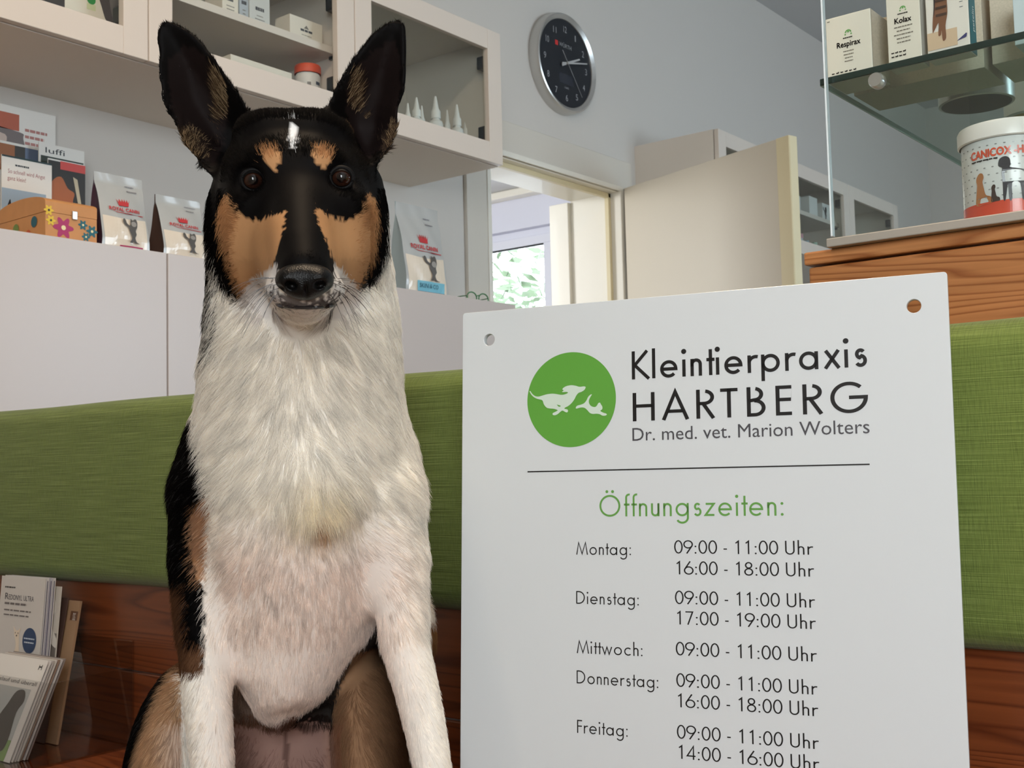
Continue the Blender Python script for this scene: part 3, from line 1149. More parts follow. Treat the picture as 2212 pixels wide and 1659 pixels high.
x1, _ = uv(0.3584, 0.1227)
print_on('doctor_lettering', shift(text2d('Dr. med. vet. Marion Wolters', x1 - x0, 0.0117 * KS), x0, z), M_inkgrey, sign, face)
xa, za = uv(0.065, 0.1470)
xb, zb = uv(0.3575, 0.1462)
print_on('rule', rect2d(xa, xb, za - 0.0006, za + 0.0006), M_ink, sign, face)
sign_line('hours_heading_lettering', 'Öffnungszeiten:', 0.1325, 0.2896, 0.1865, 0.0180, 0.094, M_inkgreen, 0.03)
TIMES = ((('Montag:', 0.1109, 0.1605, 0.2190), ('09:00 - 11:00 Uhr', 0.1983, 0.3121, 0.2172), ('16:00 - 18:00 Uhr', 0.1999, 0.3123, 0.2343)),
         (('Dienstag:', 0.1106, 0.1669, 0.2606), ('09:00 - 11:00 Uhr', 0.1983, 0.3123, 0.2584), ('17:00 - 19:00 Uhr', 0.1997, 0.3124, 0.2749)),
         (('Mittwoch:', 0.1108, 0.1696, 0.3020), ('09:00 - 11:00 Uhr', 0.1983, 0.3124, 0.2998)),
         (('Donnerstag:', 0.1106, 0.1829, 0.3271), ('09:00 - 11:00 Uhr', 0.1983, 0.3121, 0.3250), ('16:00 - 18:00 Uhr', 0.1993, 0.3122, 0.3413)),
         (('Freitag:', 0.1107, 0.1558, 0.3680), ('09:00 - 11:00 Uhr', 0.1981, 0.3119, 0.3661), ('14:00 - 16:00 Uhr', 0.1993, 0.3118, 0.3820)))
for day in TIMES:
    for k, (t_, a_, b_, v_) in enumerate(day):
        sign_line('day_lettering' if k == 0 else 'time_lettering', t_, a_, b_, v_, 0.0108, 0.092, M_ink, 0.03)
# round green logo with a running dog and cat
lc = uv(0.1067, 0.0846)
LR = 0.0418 * KS
disc = print_on('logo_disc', disc2d(lc[0], lc[1], LR, n=96), M_lime, sign, face)


def logo(pts):
    P = smooth_closed([((x - 752) / 613.0, (912 - y) / 650.0) for x, y in pts], 4)
    return tess([[(lc[0] + a * LR, lc[1] + b * LR) for a, b in P]])


def face2(x, z):
    return (x, YP - 0.00025, z)


dogp = [(172, 772), (185, 770), (215, 812), (255, 842), (300, 850), (350, 840), (420, 824), (500, 820), (560, 830), (620, 842), (670, 838), (715, 818), (690, 806), (645, 806), (632, 798), (655, 784), (636, 768), (655, 744), (700, 724), (765, 717), (820, 728), (875, 745), (935, 742), (958, 755), (940, 790), (900, 815), (860, 828),
        (830, 860), (800, 915), (760, 965), (715, 1000), (672, 1020), (665, 1035), (700, 1045), (712, 1060), (705, 1084), (680, 1082), (640, 1060), (615, 1068), (575, 1100), (535, 1118), (503, 1112), (500, 1090), (530, 1075), (560, 1060), (568, 1050), (520, 1030), (450, 1020), (410, 1005), (375, 960), (358, 910), (330, 894), (280, 880), (235, 855), (200, 820)]
catp = [(820, 1035), (828, 1012), (850, 998), (890, 990), (935, 972), (968, 935), (990, 890), (1020, 862), (1042, 858), (1025, 885), (1003, 930), (1002, 970), (1020, 1005), (1050, 1025), (1085, 1030), (1110, 1012), (1128, 982), (1150, 975), (1162, 995), (1182, 1030), (1180, 1065), (1155, 1085), (1190, 1110), (1228, 1124), (1242, 1138), (1225, 1152), (1185, 1152), (1145, 1130), (1100, 1122), (1050, 1122), (1010, 1105), (980, 1070), (945, 1038), (900, 1028), (860, 1034), (835, 1040)]
print_on('dog_emblem', logo(dogp), M_logo, disc, face2)
print_on('dog_emblem_gap', tess([[((p[0] - 752) / 613.0 * LR + lc[0], (912 - p[1]) / 650.0 * LR + lc[1]) for p in ((556, 972), (612, 990), (604, 1006), (580, 1000))]]), M_lime, disc, lambda x, z: (x, YP - 0.0004, z))
print_on('cat_emblem', logo(catp), M_logo, disc, face2)

# ------------------------------------------------------------------ small things
PAL = {}


def ink(r, g, b, rough=0.5):
    k = (r, g, b, rough)
    if k not in PAL:
        PAL[k] = mat('print_%d_%d_%d' % (r, g, b), rgb(r, g, b), rough)
    return PAL[k]


def slab(name, label, cat, origin, xdir, zdir, w, h, t, m, group=None, part='sheet', bevel=0.0):
    """A sheet or carton with local x to the viewer's right, z up, front face at y = 0, thickness going away."""
    x = Vector(xdir).normalized()
    z = Vector(zdir).normalized()
    y = z.cross(x)
    M_ = Matrix(((x.x, y.x, z.x, origin[0]), (x.y, y.y, z.y, origin[1]), (x.z, y.z, z.z, origin[2]), (0, 0, 0, 1)))
    o = thing(name, label, cat, mtx=M_, group=group)
    o['w_'] = w
    G().box(0, w, 0, t, 0, h).done(part, m, o, bevel=bevel)
    return o


def art(o, name, vf, m, lift=0.0004):
    return print_on(name, vf, m, o, lambda x, z: (x, -lift, z))


def bars(x0, x1, z, n, dz, h, rnd, centre=False):
    """Lines of print too small to read."""
    it = []
    for i in range(n):
        L = (x1 - x0) * rnd.uniform(0.6, 1.0)
        a = (x0 + x1 - L) / 2 if centre else x0
        x = a
        while x < a + L:
            q = rnd.uniform(0.08, 0.2) * (x1 - x0)
            it.append(rect2d(x, min(x + q, a + L), z - i * dz, z - i * dz + h))
            x += q + 0.025 * (x1 - x0)
    return merge2d(it)


def poly(pts, n=4):
    return tess([smooth_closed(pts, n)])


rn = random.Random(11)
XR, ZU = (1, 0, 0), (0, 0, 1)

# --- on the low cupboards: leaflets, wooden chest, food bags
def leaf_Y(name, label, pa, pb, Y, zb, t=0.003, m=None, group=None):
    """Sheet facing the room whose top edge runs between two photo pixels on the plane Y."""
    a, b = on('Y', Y, *pa), on('Y', Y, *pb)
    zt = (a.z + b.z) / 2
    return slab(name, label, 'leaflet', (a.x, Y, zb), XR, ZU, b.x - a.x, zt - zb, t, m or M_paper, group)


GL = 'leaflets standing on the white cupboards'
o = leaf_Y('leaflet', 'pale leaflet with orange patch and red lines, rearmost above the cupboard', (-60, 208), (120, 252), 2.64, LZ, group=GL)
w, h = o['w_'], 0.0
h = o.children[0].dimensions.z if o.children else 0
h = max(v.co.z for v in o.children[0].data.vertices)
art(o, 'orange_panel', rect2d(0.0, w * 0.55, h - 0.058, h - 0.018), ink(176, 92, 66))
art(o, 'photo', poly([(0, h - 0.06), (w * 0.55, h - 0.06), (w * 0.60, h - 0.075), (w * 0.62, h - 0.12), (w * 0.4, h - 0.135), (0, h - 0.13)]), ink(116, 106, 104))
art(o, 'photo_detail', poly([(0.02, h - 0.075), (w * 0.38, h - 0.072), (w * 0.36, h - 0.10), (0.03, h - 0.11)]), ink(196, 176, 164), 0.0008)
art(o, 'text_line', bars(w * 0.62, w * 0.97, h - 0.055, 3, 0.016, 0.007, rn), ink(176, 120, 112))
o = leaf_Y('leaflet', 'leaflet with brown and blue picture, tucked behind the white text leaflet', (-40, 292), (86, 322), 2.60, LZ, group=GL)
w = o['w_']
h = max(v.co.z for v in o.children[0].data.vertices)
art(o, 'photo', rect2d(0, w * 0.56, h - 0.07, h - 0.006), ink(150, 92, 52))
art(o, 'photo_shadow', rect2d(w * 0.56, w * 0.74, h - 0.07, h - 0.006), ink(52, 46, 40))
art(o, 'blue_panel', rect2d(w * 0.74, w * 0.98, h - 0.08, h - 0.006), ink(94, 108, 132))
o = leaf_Y('leaflet', 'white leaflet with black script over a dark green photo, behind the cat leaflet', (84, 302), (182, 332), 2.575, LZ, group=GL)
w = o['w_']
h = max(v.co.z for v in o.children[0].data.vertices)
art(o, 'photo', rect2d(w * 0.04, w * 0.98, h - 0.09, h - 0.030), ink(38, 48, 34))
art(o, 'script', shift(text2d('luffi', w * 0.42, 0.014), w * 0.14, h - 0.022), M_ink)
art(o, 'peak', tess([[(w * 0.50, h - 0.001), (w * 0.54, h + 0.018), (w * 0.60, h - 0.001)]]), ink(100, 92, 96)) if False else None
o = leaf_Y('leaflet', 'leaflet of a ginger cat under a red banner, left of the food bags', (104, 338), (184, 360), 2.545, LZ, group=GL)
w = o['w_']
h = max(v.co.z for v in o.children[0].data.vertices)
art(o, 'photo', rect2d(0, w, 0, h - 0.004), ink(40, 34, 26))
art(o, 'banner', rect2d(w * 0.32, w * 1.0, h - 0.022, h - 0.002), ink(206, 74, 66), 0.0008)
art(o, 'ginger_cat', poly([(0.0, h * 0.62), (w * 0.1, h * 0.78), (w * 0.34, h * 0.84), (w * 0.52, h * 0.74), (w * 0.70, h * 0.70), (w * 0.66, h * 0.60), (w * 0.82, h * 0.46), (w * 0.92, h * 0.34), (w * 0.80, h * 0.24), (w * 0.45, h * 0.26), (w * 0.10, h * 0.40)]), ink(168, 92, 44), 0.0008)
art(o, 'cat_muzzle', poly([(w * 0.62, h * 0.52), (w * 0.84, h * 0.44), (w * 0.90, h * 0.35), (w * 0.74, h * 0.32), (w * 0.60, h * 0.40)]), ink(206, 150, 104), 0.0012)
art(o, 'light_stem', tess([[(w * 0.66, h * 0.86), (w * 0.78, h * 0.84), (w * 1.0, h * 0.36), (w * 1.0, h * 0.18), (w * 0.94, h * 0.34)]]), ink(190, 178, 150), 0.0012)
o = leaf_Y('leaflet', 'white leaflet with two lines of text and a teal top edge, behind the wooden chest', (4, 332), (112, 355), 2.522, LZ, group=GL)
w = o['w_']
h = max(v.co.z for v in o.children[0].data.vertices)
art(o, 'top_edge', rect2d(0, w, h - 0.004, h), ink(20, 48, 50))
art(o, 'maker_line', shift(text2d('Animonda', w * 0.26, 0.005), w * 0.26, h - 0.022), M_ink) if False else art(o, 'maker_line', bars(w * 0.26, w * 0.54, h - 0.022, 1, 0.01, 0.004, rn), M_ink)
art(o, 'title_line', shift(text2d('So schnell wird Angst', w * 0.74, 0.010), w * 0.12, h - 0.040), ink(158, 96, 98))
art(o, 'title_line', shift(text2d('ganz klein!', w * 0.36, 0.010), w * 0.11, h - 0.056), ink(158, 96, 98))
art(o, 'photo', rect2d(0, w * 0.88, 0.0, h - 0.076), ink(152, 172, 190))
art(o, 'dark_shape', poly([(0, 0.06), (w * 0.15, h - 0.102), (w * 0.2, h - 0.115), (w * 0.36, h - 0.106), (w * 0.40, h - 0.12), (w * 0.40, 0.04), (0, 0.04)]), ink(26, 28, 32), 0.0008)

# wooden chest with painted flowers
xa = on('Y', 2.275, 98, 480).x
chest = thing('wooden_chest', 'small wooden chest decorated with painted flowers, on the left cupboard', 'chest', (xa, 2.275, LZ + 0.0006))
cw, cd = on('Y', 2.275, 209, 500).x - xa, 0.195
M_chest = mat('chest_wood', rgb(200, 140, 84), 0.55, noise=0.12, nscale=30)
ch = on('Y', 2.275, 98, 432).z - LZ


def arch_prism(name, prof, m, x0, x1):
    n = len(prof)
    V = [(x0, y, z) for y, z in prof] + [(x1, y, z) for y, z in prof]
    F = [tuple(range(n)), tuple(range(2 * n - 1, n - 1, -1))] + [(i, n + i, n + (i + 1) % n, (i + 1) % n) for i in range(n)]
    return mesh_obj(name, V, F, m, chest)


split = ch * 0.68
arch_prism('body', [(0, 0), (cd, 0), (cd, split), (0, split)], M_chest, 0, cw)
lidp = [(0, split + 0.0008), (cd, split + 0.0008)] + [(cd / 2 + cd / 2 * math.cos(a), ch - 0.002 + 0.018 * math.sin(a)) for a in np.linspace(0, math.pi, 17)]
arch_prism('lid', lidp, M_chest, -0.0005, cw + 0.0005)
clasp = G().box(cw * 0.50, cw * 0.60, -0.004, 0.0, split - 0.008, split + 0.010).done('clasp', M_steel, chest, bevel=0.001)


def chest_front(x, z):
    return (x, -0.0008, z)


def flower2d(x, z, r, n=6):
    return [(x + r * (1 + 0.28 * math.cos(n * a)) * math.cos(a), z + r * (1 + 0.28 * math.cos(n * a)) * math.sin(a)) for a in np.linspace(0, 2 * math.pi, 48)[:-1]]


for i, (fx, fz, r, cl) in enumerate(((0.06, 0.86, 0.009, (226, 190, 50)), (0.10, 0.54, 0.009, (226, 190, 50)), (0.34, 0.36, 0.019, (170, 36, 96)), (0.72, 0.55, 0.009, (24, 96, 106)), (0.90, 0.38, 0.011, (24, 96, 106)), (0.78, 0.17, 0.008, (24, 96, 106)))):
    f = print_on('flower', tess([flower2d(fx * cw, fz * split * 1.25, r)]), ink(*cl), chest, chest_front)
    print_on('flower_centre', disc2d(fx * cw, fz * split * 1.25, r * 0.28, n=16), ink(60, 40, 24) if i < 2 else ink(236, 220, 170), f, lambda x, z: (x, -0.0014, z))
for fy, fz, r, cl in ((0.60, 0.42, 0.012, (112, 136, 62)), (0.22, 0.52, 0.012, (24, 88, 100)), (0.34, 0.14, 0.010, (196, 84, 40))):
    print_on('painted_dot', disc2d(fy * cd, fz * split * 1.2 + 0.004, r, n=24), ink(*cl), chest, lambda x, z: (-0.0013, x, z))


# pet food bags
M_film = mat('bag_film', rgb(178, 180, 178), 0.28, spec=0.5, coat=0.25)
M_cream = mat('bag_window', rgb(226, 214, 196), 0.25, coat=0.4)
KIT = [(0.10, 0.86), (0.16, 0.96), (0.24, 0.90), (0.28, 0.78), (0.40, 0.70), (0.46, 0.76), (0.48, 0.98), (0.58, 0.93), (0.72, 1.0), (0.80, 0.86), (0.78, 0.66), (0.70, 0.52), (0.74, 0.36), (0.66, 0.22), (0.74, 0.06), (0.92, 0.0), (0.62, 0.02), (0.60, 0.12), (0.54, 0.02), (0.40, 0.02), (0.48, 0.14), (0.50, 0.28), (0.40, 0.46), (0.36, 0.62), (0.20, 0.70)]
CROWN = [(0.0, 0.95), (0.12, 0.42), (0.16, 0.0), (0.84, 0.0), (0.88, 0.42), (1.0, 0.95), (0.84, 0.50), (0.78, 0.98), (0.68, 0.52), (0.60, 1.0), (0.52, 0.54), (0.44, 1.0), (0.36, 0.52), (0.24, 0.98), (0.18, 0.50)]


def food_bag(label, x, Y, w, h, T, side, low=None, band=None, window=True):
    t = thing('food_bag', label, 'bag', (x, Y, LZ), group='pet food bags on the white cupboards')

    def th(z):                                     # half thickness
        q = z / h
        return 0.0012 + T * (1 - max(0, q - 0.12) / 0.74) ** 0.8 if q < 0.86 else 0.0012

    def half(z):
        return w / 2 * (1.0 - 0.05 * math.sin(math.pi * min(1, z / h * 1.15)))

    def fr(x_, z_):
        k = 1 - (2 * x_ / w) ** 2
        return -th(z_) - 0.010 * k * math.sin(math.pi * min(1, z_ / (h * 0.86))) * (1 if z_ < h * 0.86 else 0) - 0.0011 * math.sin(x_ * 95 + z_ * 60)
    N, Mz = 22, 34
    for sgn, nm in ((1, 'front_panel'), (-1, 'back_panel')):
        V, F = [], []
        for j in range(Mz + 1):
            z = h * j / Mz
            for i in range(N + 1):
                xx = (2 * i / N - 1) * half(z)
                V.append((xx, fr(xx, z) * sgn, z))
        for j in range(Mz):
            for i in range(N):
                a = j * (N + 1) + i
                q = (a, a + 1, a + N + 2, a + N + 1)
                F.append(q if sgn > 0 else q[::-1])
        mesh_obj(nm, V, F, M_film, t, smooth=True)
    for sx in (-1, 1):
        V, F = [], []
        for j in range(Mz + 1):
            z = h * j / Mz
            for k in range(5):
                y = fr(sx * half(z), z) * (1 - k / 2)
                V.append((sx * (half(z) - 0.004 * (1 - abs(1 - k / 2))), y, z))
        for j in range(Mz):
            for k in range(4):
                a = j * 5 + k
                F.append((a, a + 1, a + 6, a + 5)[::sx])
        mesh_obj('gusset', V, F, side, t, smooth=True)

    def on_bag(lift):
        return lambda x_, z_: (x_ - w / 2, fr(x_ - w / 2, z_) - lift, z_)

    def bp(name, vf, m, lift=0.0026):
        # fine subdivision keeps large prints on the curved film
        return print_on(name, vf, m, t, on_bag(lift))
    if window:
        gx_, gz_ = 14, 8
        V = [(w * (0.06 + 0.88 * i / gx_), h * (0.015 + 0.40 * j / gz_) * (1 - 0.06 * math.sin(math.pi * i / gx_) * (j == gz_))) for j in range(gz_ + 1) for i in range(gx_ + 1)]
        F = [(j * (gx_ + 1) + i, j * (gx_ + 1) + i + 1, (j + 1) * (gx_ + 1) + i + 1, (j + 1) * (gx_ + 1) + i) for j in range(gz_) for i in range(gx_)]
        bp('window', (V, F), M_cream, 0.0006)
    red = ink(188, 52, 56)
    bp('crown_mark', shift(tess([CROWN]), w * 0.34, h * 0.565, w * 0.28, h * 0.10), red)
    bp('brand_lettering', bold(shift(text2d('ROYAL CANIN', w * 0.62, h * 0.050, 1.02), w * 0.18, h * 0.492), h * 0.0025), red)
    bp('swoosh', tess([[(w * 0.22, h * 0.488), (w * 0.34, h * 0.474), (w * 0.60, h * 0.470), (w * 0.88, h * 0.468), (w * 0.88, h * 0.458), (w * 0.58, h * 0.460), (w * 0.33, h * 0.466)]]), red)
    bp('kitten_print', shift(tess([smooth_closed(KIT, 3)]), w * 0.36, h * (0.14 if band else 0.075), w * 0.44, h * (0.29 if band else 0.33)), ink(86, 82, 78), 0.0042)
    bp('kitten_face', merge2d([disc2d(w * 0.63, h * 0.33, w * 0.06, h * 0.035, 20)]), ink(150, 146, 140), 0.0050)
    bp('small_print', bars(w * 0.62, w * 0.88, h * 0.86, 2, h * 0.07, h * 0.012, rn), ink(120, 118, 124))
    if band:
        bp('name_band', merge2d([rect2d(w * (0.24 + 0.08 * i), w * (0.32 + 0.08 * i), h * 0.012, h * 0.13) for i in range(8)]), ink(118, 184, 204))
        bp('band_lettering', shift(text2d(band, w * 0.44, h * 0.05), w * 0.28, h * 0.055), ink(24, 74, 96), 0.0050)
        bp('band_edge', rect2d(w * 0.24, w * 0.88, h * 0.010, h * 0.016), ink(24, 74, 96), 0.0036)
    elif low:
        bp('colour_stripe', merge2d([rect2d(w * (0.36 + 0.06 * i), w * (0.42 + 0.06 * i), h * 0.018, h * 0.036) for i in range(8)]), low)
    return t


food_bag('grey pet food bag with magenta stripe, right of the wooden chest', (on('Y', 2.29, 206, 500).x + on('Y', 2.29, 322, 530).x) / 2, 2.308, 0.122, 0.170, 0.030, ink(58, 30, 50), ink(168, 40, 92))
food_bag('grey pet food bag half hidden by the dog\'s neck fur, left of the dog', on('Y', 2.29, 345, 540).x + 0.062, 2.308, 0.124, 0.145, 0.030, ink(66, 44, 34), None)
food_bag('taller pet food bag with turquoise name band, right of the dog', (on('Y', 2.30, 866, 560).x + on('Y', 2.30, 957, 590).x) / 2, 2.318, 0.180, 0.262, 0.036, ink(150, 166, 170), None, 'SKIN & CO')
# green wire spectacles lying on the cupboard
sp = thing('spectacles', 'green rimmed spectacles lying on the cupboard beside the doorway', 'glasses', (2.785, 2.335, LZ))
M_gf = mat('green_wire', rgb(64, 120, 76), 0.35)
for k, cx_ in enumerate((-0.028, 0.028)):
    ring = [(cx_ + 0.023 * math.cos(a), 0.0, 0.020 + 0.017 * math.sin(a)) for a in np.linspace(0, 2 * math.pi, 29)]
    rm_ = G().tube(ring, 0.0021, 8, cap=False).done('rim', M_gf, sp, smooth=True)
    gl_ = G()
    gl_.poly([(p[0] * 1.0, 0.0, p[2]) for p in ring[:-1]])
    gl_.done('lens', M_glass, rm_)
G().tube([(-0.006, 0, 0.026), (0, -0.003, 0.029), (0.006, 0, 0.026)], 0.0018, 8).done('bridge', M_gf, sp, smooth=True)
for s_ in (-1, 1):
    G().tube([(s_ * 0.051, 0, 0.024), (s_ * 0.054, 0.02, 0.024), (s_ * 0.055, 0.10, 0.022), (s_ * 0.054, 0.13, 0.008)], 0.0016, 8).done('temple', M_gf, sp, smooth=True)

# --- inside the wall cabinets
ZS = ZB0 + 0.0185


def carton(name, label, x, Y, z, w, d, h, m=None, group=None, prints=True, mark=None):
    o = slab(name, label, 'box', (x - w / 2, Y, z), XR, ZU, w, h, d, m or M_carton, group, part='carton', bevel=0.0008)
    if prints:
        art(o, 'title_print', bars(w * 0.2, w * 0.8, h * 0.42, 1, 0.01, h * 0.10, rn, True), ink(70, 70, 74))
        art(o, 'small_print', bars(w * 0.25, w * 0.75, h * 0.25, 2, h * 0.10, h * 0.03, rn, True), ink(140, 136, 130))
        if mark:
            art(o, 'emblem', tess([[(w * 0.5, h * 0.72), (w * 0.42, h * 0.56), (w * 0.58, h * 0.56)]]), mark)
    return o


o = slab('feed_packet', 'cream packet printed with a grey dog and green badge, in the leftmost cabinet', 'packet', (on('Y', 2.34, 139, 10).x, 2.34, ZS), XR, ZU, 0.158, 0.20, 0.05, M_carton, part='packet', bevel=0.002)
art(o, 'dog_photo', poly([(0.086, 0.20), (0.080, 0.150), (0.092, 0.110), (0.108, 0.075), (0.150, 0.055), (0.156, 0.20)], 3), ink(76, 68, 66))
art(o, 'dog_face', poly([(0.118, 0.19), (0.112, 0.13), (0.125, 0.08), (0.146, 0.07), (0.150, 0.16), (0.144, 0.19)], 3), ink(112, 106, 102), 0.0008)
art(o, 'green_badge', disc2d(0.066, 0.118, 0.011, n=24), ink(52, 146, 74))
art(o, 'badge_base', rect2d(0.055, 0.077, 0.094, 0.108), ink(206, 212, 170))
art(o, 'small_print', bars(0.006, 0.05, 0.165, 5, 0.013, 0.005, rn), ink(150, 146, 128))
slab('feed_packet', 'dark packet beside the cream dog packet, in the leftmost cabinet', 'packet', (on('Y', 2.34, 60, 5).x, 2.34, ZS), XR, ZU, 0.088, 0.19, 0.05, ink(52, 44, 40), part='packet', bevel=0.002)

GB = 'boxes on the cabinet shelf over the red-lidded jar'
x0 = on('Y', 2.35, 472, 0).x
for i, (wd, hh_, cl, lb) in enumerate(((0.050, 0.085, M_carton, 'plain white box, first from the left on the cabinet shelf'),
                                      (0.028, 0.095, ink(176, 184, 190), 'slim grey-blue box between two white boxes on the cabinet shelf'),
                                      (0.066, 0.090, ink(206, 208, 204), 'white box with black name, right of the slim grey-blue box'))):
    carton('medicine_box', lb, x0 + wd / 2, 2.335, SHZ + 0.0005, wd, 0.07, hh_, cl, GB)
    x0 += wd + 0.004
carton('medicine_box', 'low white box alone at the right end of the cabinet shelf', on('Y', 2.335, 664, 40).x - 0.004, 2.335, SHZ + 0.0005, 0.115, 0.06, 0.062, M_carton, GB, mark=ink(120, 116, 108))
carton('carton_tray', 'long flat white carton left of the red-lidded jar', on('Y', 2.33, 566, 150).x, 2.33, ZS, 0.20, 0.08, 0.092, M_carton, None)
jx = on('Y', 2.36, 670, 160).x
jar = thing('tablet_jar', 'white tablet jar with orange-red screw lid in the middle cabinet', 'jar', (jx, 2.37, ZS))
G().lathe([(0.0335, 0), (0.0345, 0.004), (0.0345, 0.108), (0.033, 0.116), (0.031, 0.119)], 40).done('jar_body', ink(226, 224, 220), jar, smooth=True)
lid = G().lathe([(0.0355, 0.119), (0.0362, 0.121), (0.0362, 0.138), (0.034, 0.1425), (0.0, 0.1435)], 60, cap=False).done('screw_lid', ink(222, 84, 44), jar, smooth=True)
for a0, a1, z0, z1, cl in ((-2.35, -2.05, 0.045, 0.09, (120, 116, 112)), (-1.62, -1.15, 0.085, 0.094, (60, 66, 84)), (-1.62, -1.3, 0.072, 0.077, (150, 150, 156))):
    n = 8
    V = [(0.0348 * math.cos(a0 + (a1 - a0) * i / n), 0.0348 * math.sin(a0 + (a1 - a0) * i / n), z) for z in (z0, z1) for i in range(n + 1)]
    F = [(i, i + 1, n + 2 + i, n + 1 + i) for i in range(n)]
    mesh_obj('label_print', V, F, ink(*cl), jar)

# dropper bottles
M_bot = mat('bottle_plastic', rgb(236, 234, 230), 0.35)


def bottle(label, px, Y, r, h, band=None, proto={}):
    k = (round(r, 4), round(h, 3), band)
    t = thing('dropper_bottle', label, 'bottle', (on('Y', Y, px[0], px[1]).x, Y, ZS), group='white dropper bottles in the cabinet by the clock')
    hb = h * 0.56
    G().lathe([(r * 0.96, 0), (r, 0.003), (r, hb * 0.86), (r * 0.86, hb * 0.95), (r * 0.52, hb), (r * 0.50, hb + 0.004)], 28).done('bottle_body', M_bot, t, smooth=True)
    G().lathe([(r * 0.66, hb + 0.004), (r * 0.68, hb + 0.006), (r * 0.66, h * 0.72), (r * 0.46, h * 0.76), (r * 0.30, h * 0.88), (r * 0.17, h * 0.98), (r * 0.12, h), (0.0005, h)], 28).done('nozzle_cap', ink(240, 238, 234), t, smooth=True)
    if band:
        n = 10
        V = [(r * 1.01 * math.cos(-2.6 + 2.0 * i / n), r * 1.01 * math.sin(-2.6 + 2.0 * i / n), z) for z in (hb * 0.2, hb * 0.74) for i in range(n + 1)]
        mesh_obj('bottle_label', V, [(i, i + 1, n + 2 + i, n + 1 + i) for i in range(n)], ink(*band), t)
    return t


bottle('small dropper bottle nearest the dog\'s ear', (881, 240), 2.36, 0.0145, 0.128)
bottle('large dropper bottle, second from the dog\'s ear', (900, 240), 2.34, 0.019, 0.145)
bottle('small dropper bottle behind the large one second from the dog\'s ear', (911, 240), 2.42, 0.0155, 0.162)
bottle('largest dropper bottle, pinkish label, middle of the row', (941, 240), 2.34, 0.0225, 0.168, (206, 186, 180))
bottle('small dropper bottle right of the pinkish-labelled bottle', (966, 250), 2.40, 0.0145, 0.166, (58, 84, 86))
bottle('large dropper bottle with turquoise label', (987, 250), 2.34, 0.020, 0.165, (122, 160, 168))
bottle('small dropper bottle at the right end of the row, behind the turquoise-labelled one', (1006, 255), 2.40, 0.0165, 0.168)

# far cabinets
for i, (pxa, pxb, hgt, lb) in enumerate(((1719, 1731, 0.075, 'small white box partly behind the open door, in the far cabinet'), (1748, 1767, 0.095, 'white box in the middle of the far cabinet shelf'), (1776, 1811, 0.085, 'wide white box with black cat print on the far cabinet shelf'))):
    xa_, xb_ = on('Y', 2.33, pxa, 450).x, on('Y', 2.33, pxb, 465).x
    o = carton('medicine_box', lb, (xa_ + xb_) / 2, 2.33, 2.0205, xb_ - xa_ - 0.006, 0.08, hgt, ink(222, 224, 220), 'boxes on the far cabinet shelf', False)
    w_ = xb_ - xa_ - 0.006
    if i != 1:
        art(o, 'cat_print', shift(tess([smooth_closed(KIT, 2)]), -0.002, 0.002, w_ * 0.34, hgt * 0.8), ink(30, 28, 30))
for i, (px, cl, lb) in enumerate(((1728, (206, 150, 160), 'pink capped little bottle in the lower far cabinet'), (1740, (150, 176, 186), 'blue-grey little bottle in the lower far cabinet'), (1758, (168, 196, 176), 'pale green little bottle in the lower far cabinet'), (1770, (196, 190, 190), 'grey little bottle in the lower far cabinet'), (1790, (160, 190, 196), 'pale blue little bottle, rightmost in the lower far cabinet'))):
    t = thing('flask', lb, 'bottle', (on('Y', 2.40, px, 490).x, 2.40, ZS), group='little bottles in the far cabinet')
    hb_ = (0.135, 0.11, 0.115, 0.10, 0.095)[i]
    G().lathe([(0.022, 0), (0.023, 0.004), (0.023, hb_ * 0.66), (0.012, hb_ * 0.8), (0.012, hb_ * 0.84)], 20).done('flask_body', ink(200, 208, 212), t, smooth=True)
    G().lathe([(0.014, hb_ * 0.84), (0.014, hb_)], 20).done('flask_cap', ink(*cl), t, smooth=True)

# --- inside the glass display
YR_ = (0, -1, 0)
SZ = 1.2264


def dbox(name, label, X, ya, yb, z, h, d, m, ms=None):
    o = slab(name, label, 'box', (X, ya, z), YR_, ZU, ya - yb, h, d, m, part='carton', bevel=0.0006)
    if ms:
        w_ = ya - yb
        mesh_obj('side_panel', [(w_ + 0.0004, 0.0006, 0.0006), (w_ + 0.0004, d - 0.0006, 0.0006), (w_ + 0.0004, d - 0.0006, h - 0.0006), (w_ + 0.0004, 0.0006, h - 0.0006)], [(0, 1, 2, 3)], ms, o)
    return o


def herb_mark(o, w, h, zc, s):
    art(o, 'leaf_mark', merge2d([tess([arc(w * 0.5, zc, s, s * 0.9, 0, 180, 12) + arc(w * 0.5, zc, s * 0.62, s * 0.55, 180, 0, 10)]), disc2d(w * 0.5 - s * 0.9, zc - s * 0.5, s * 0.24, n=12), disc2d(w * 0.5 + s * 0.9, zc - s * 0.5, s * 0.24, n=12), disc2d(w * 0.5, zc + s * 0.25, s * 0.28, n=12)]), ink(96, 158, 80))


def little_pictures(x0, x1, z, n, s):
    it = []
    for i in range(n):
        x = x0 + (x1 - x0) * (i + 0.5) / n
        it.append(poly([(x - s * 1.3, z), (x - s * 1.1, z + s * 0.9), (x, z + s * 0.7), (x + s * 1.2, z + s * (1.4 if i % 2 else 0.8)), (x + s * 1.3, z), (x + s * 0.4, z - s * 0.3), (x - s * 0.5, z - s * 0.3)], 2))
    return merge2d(it)


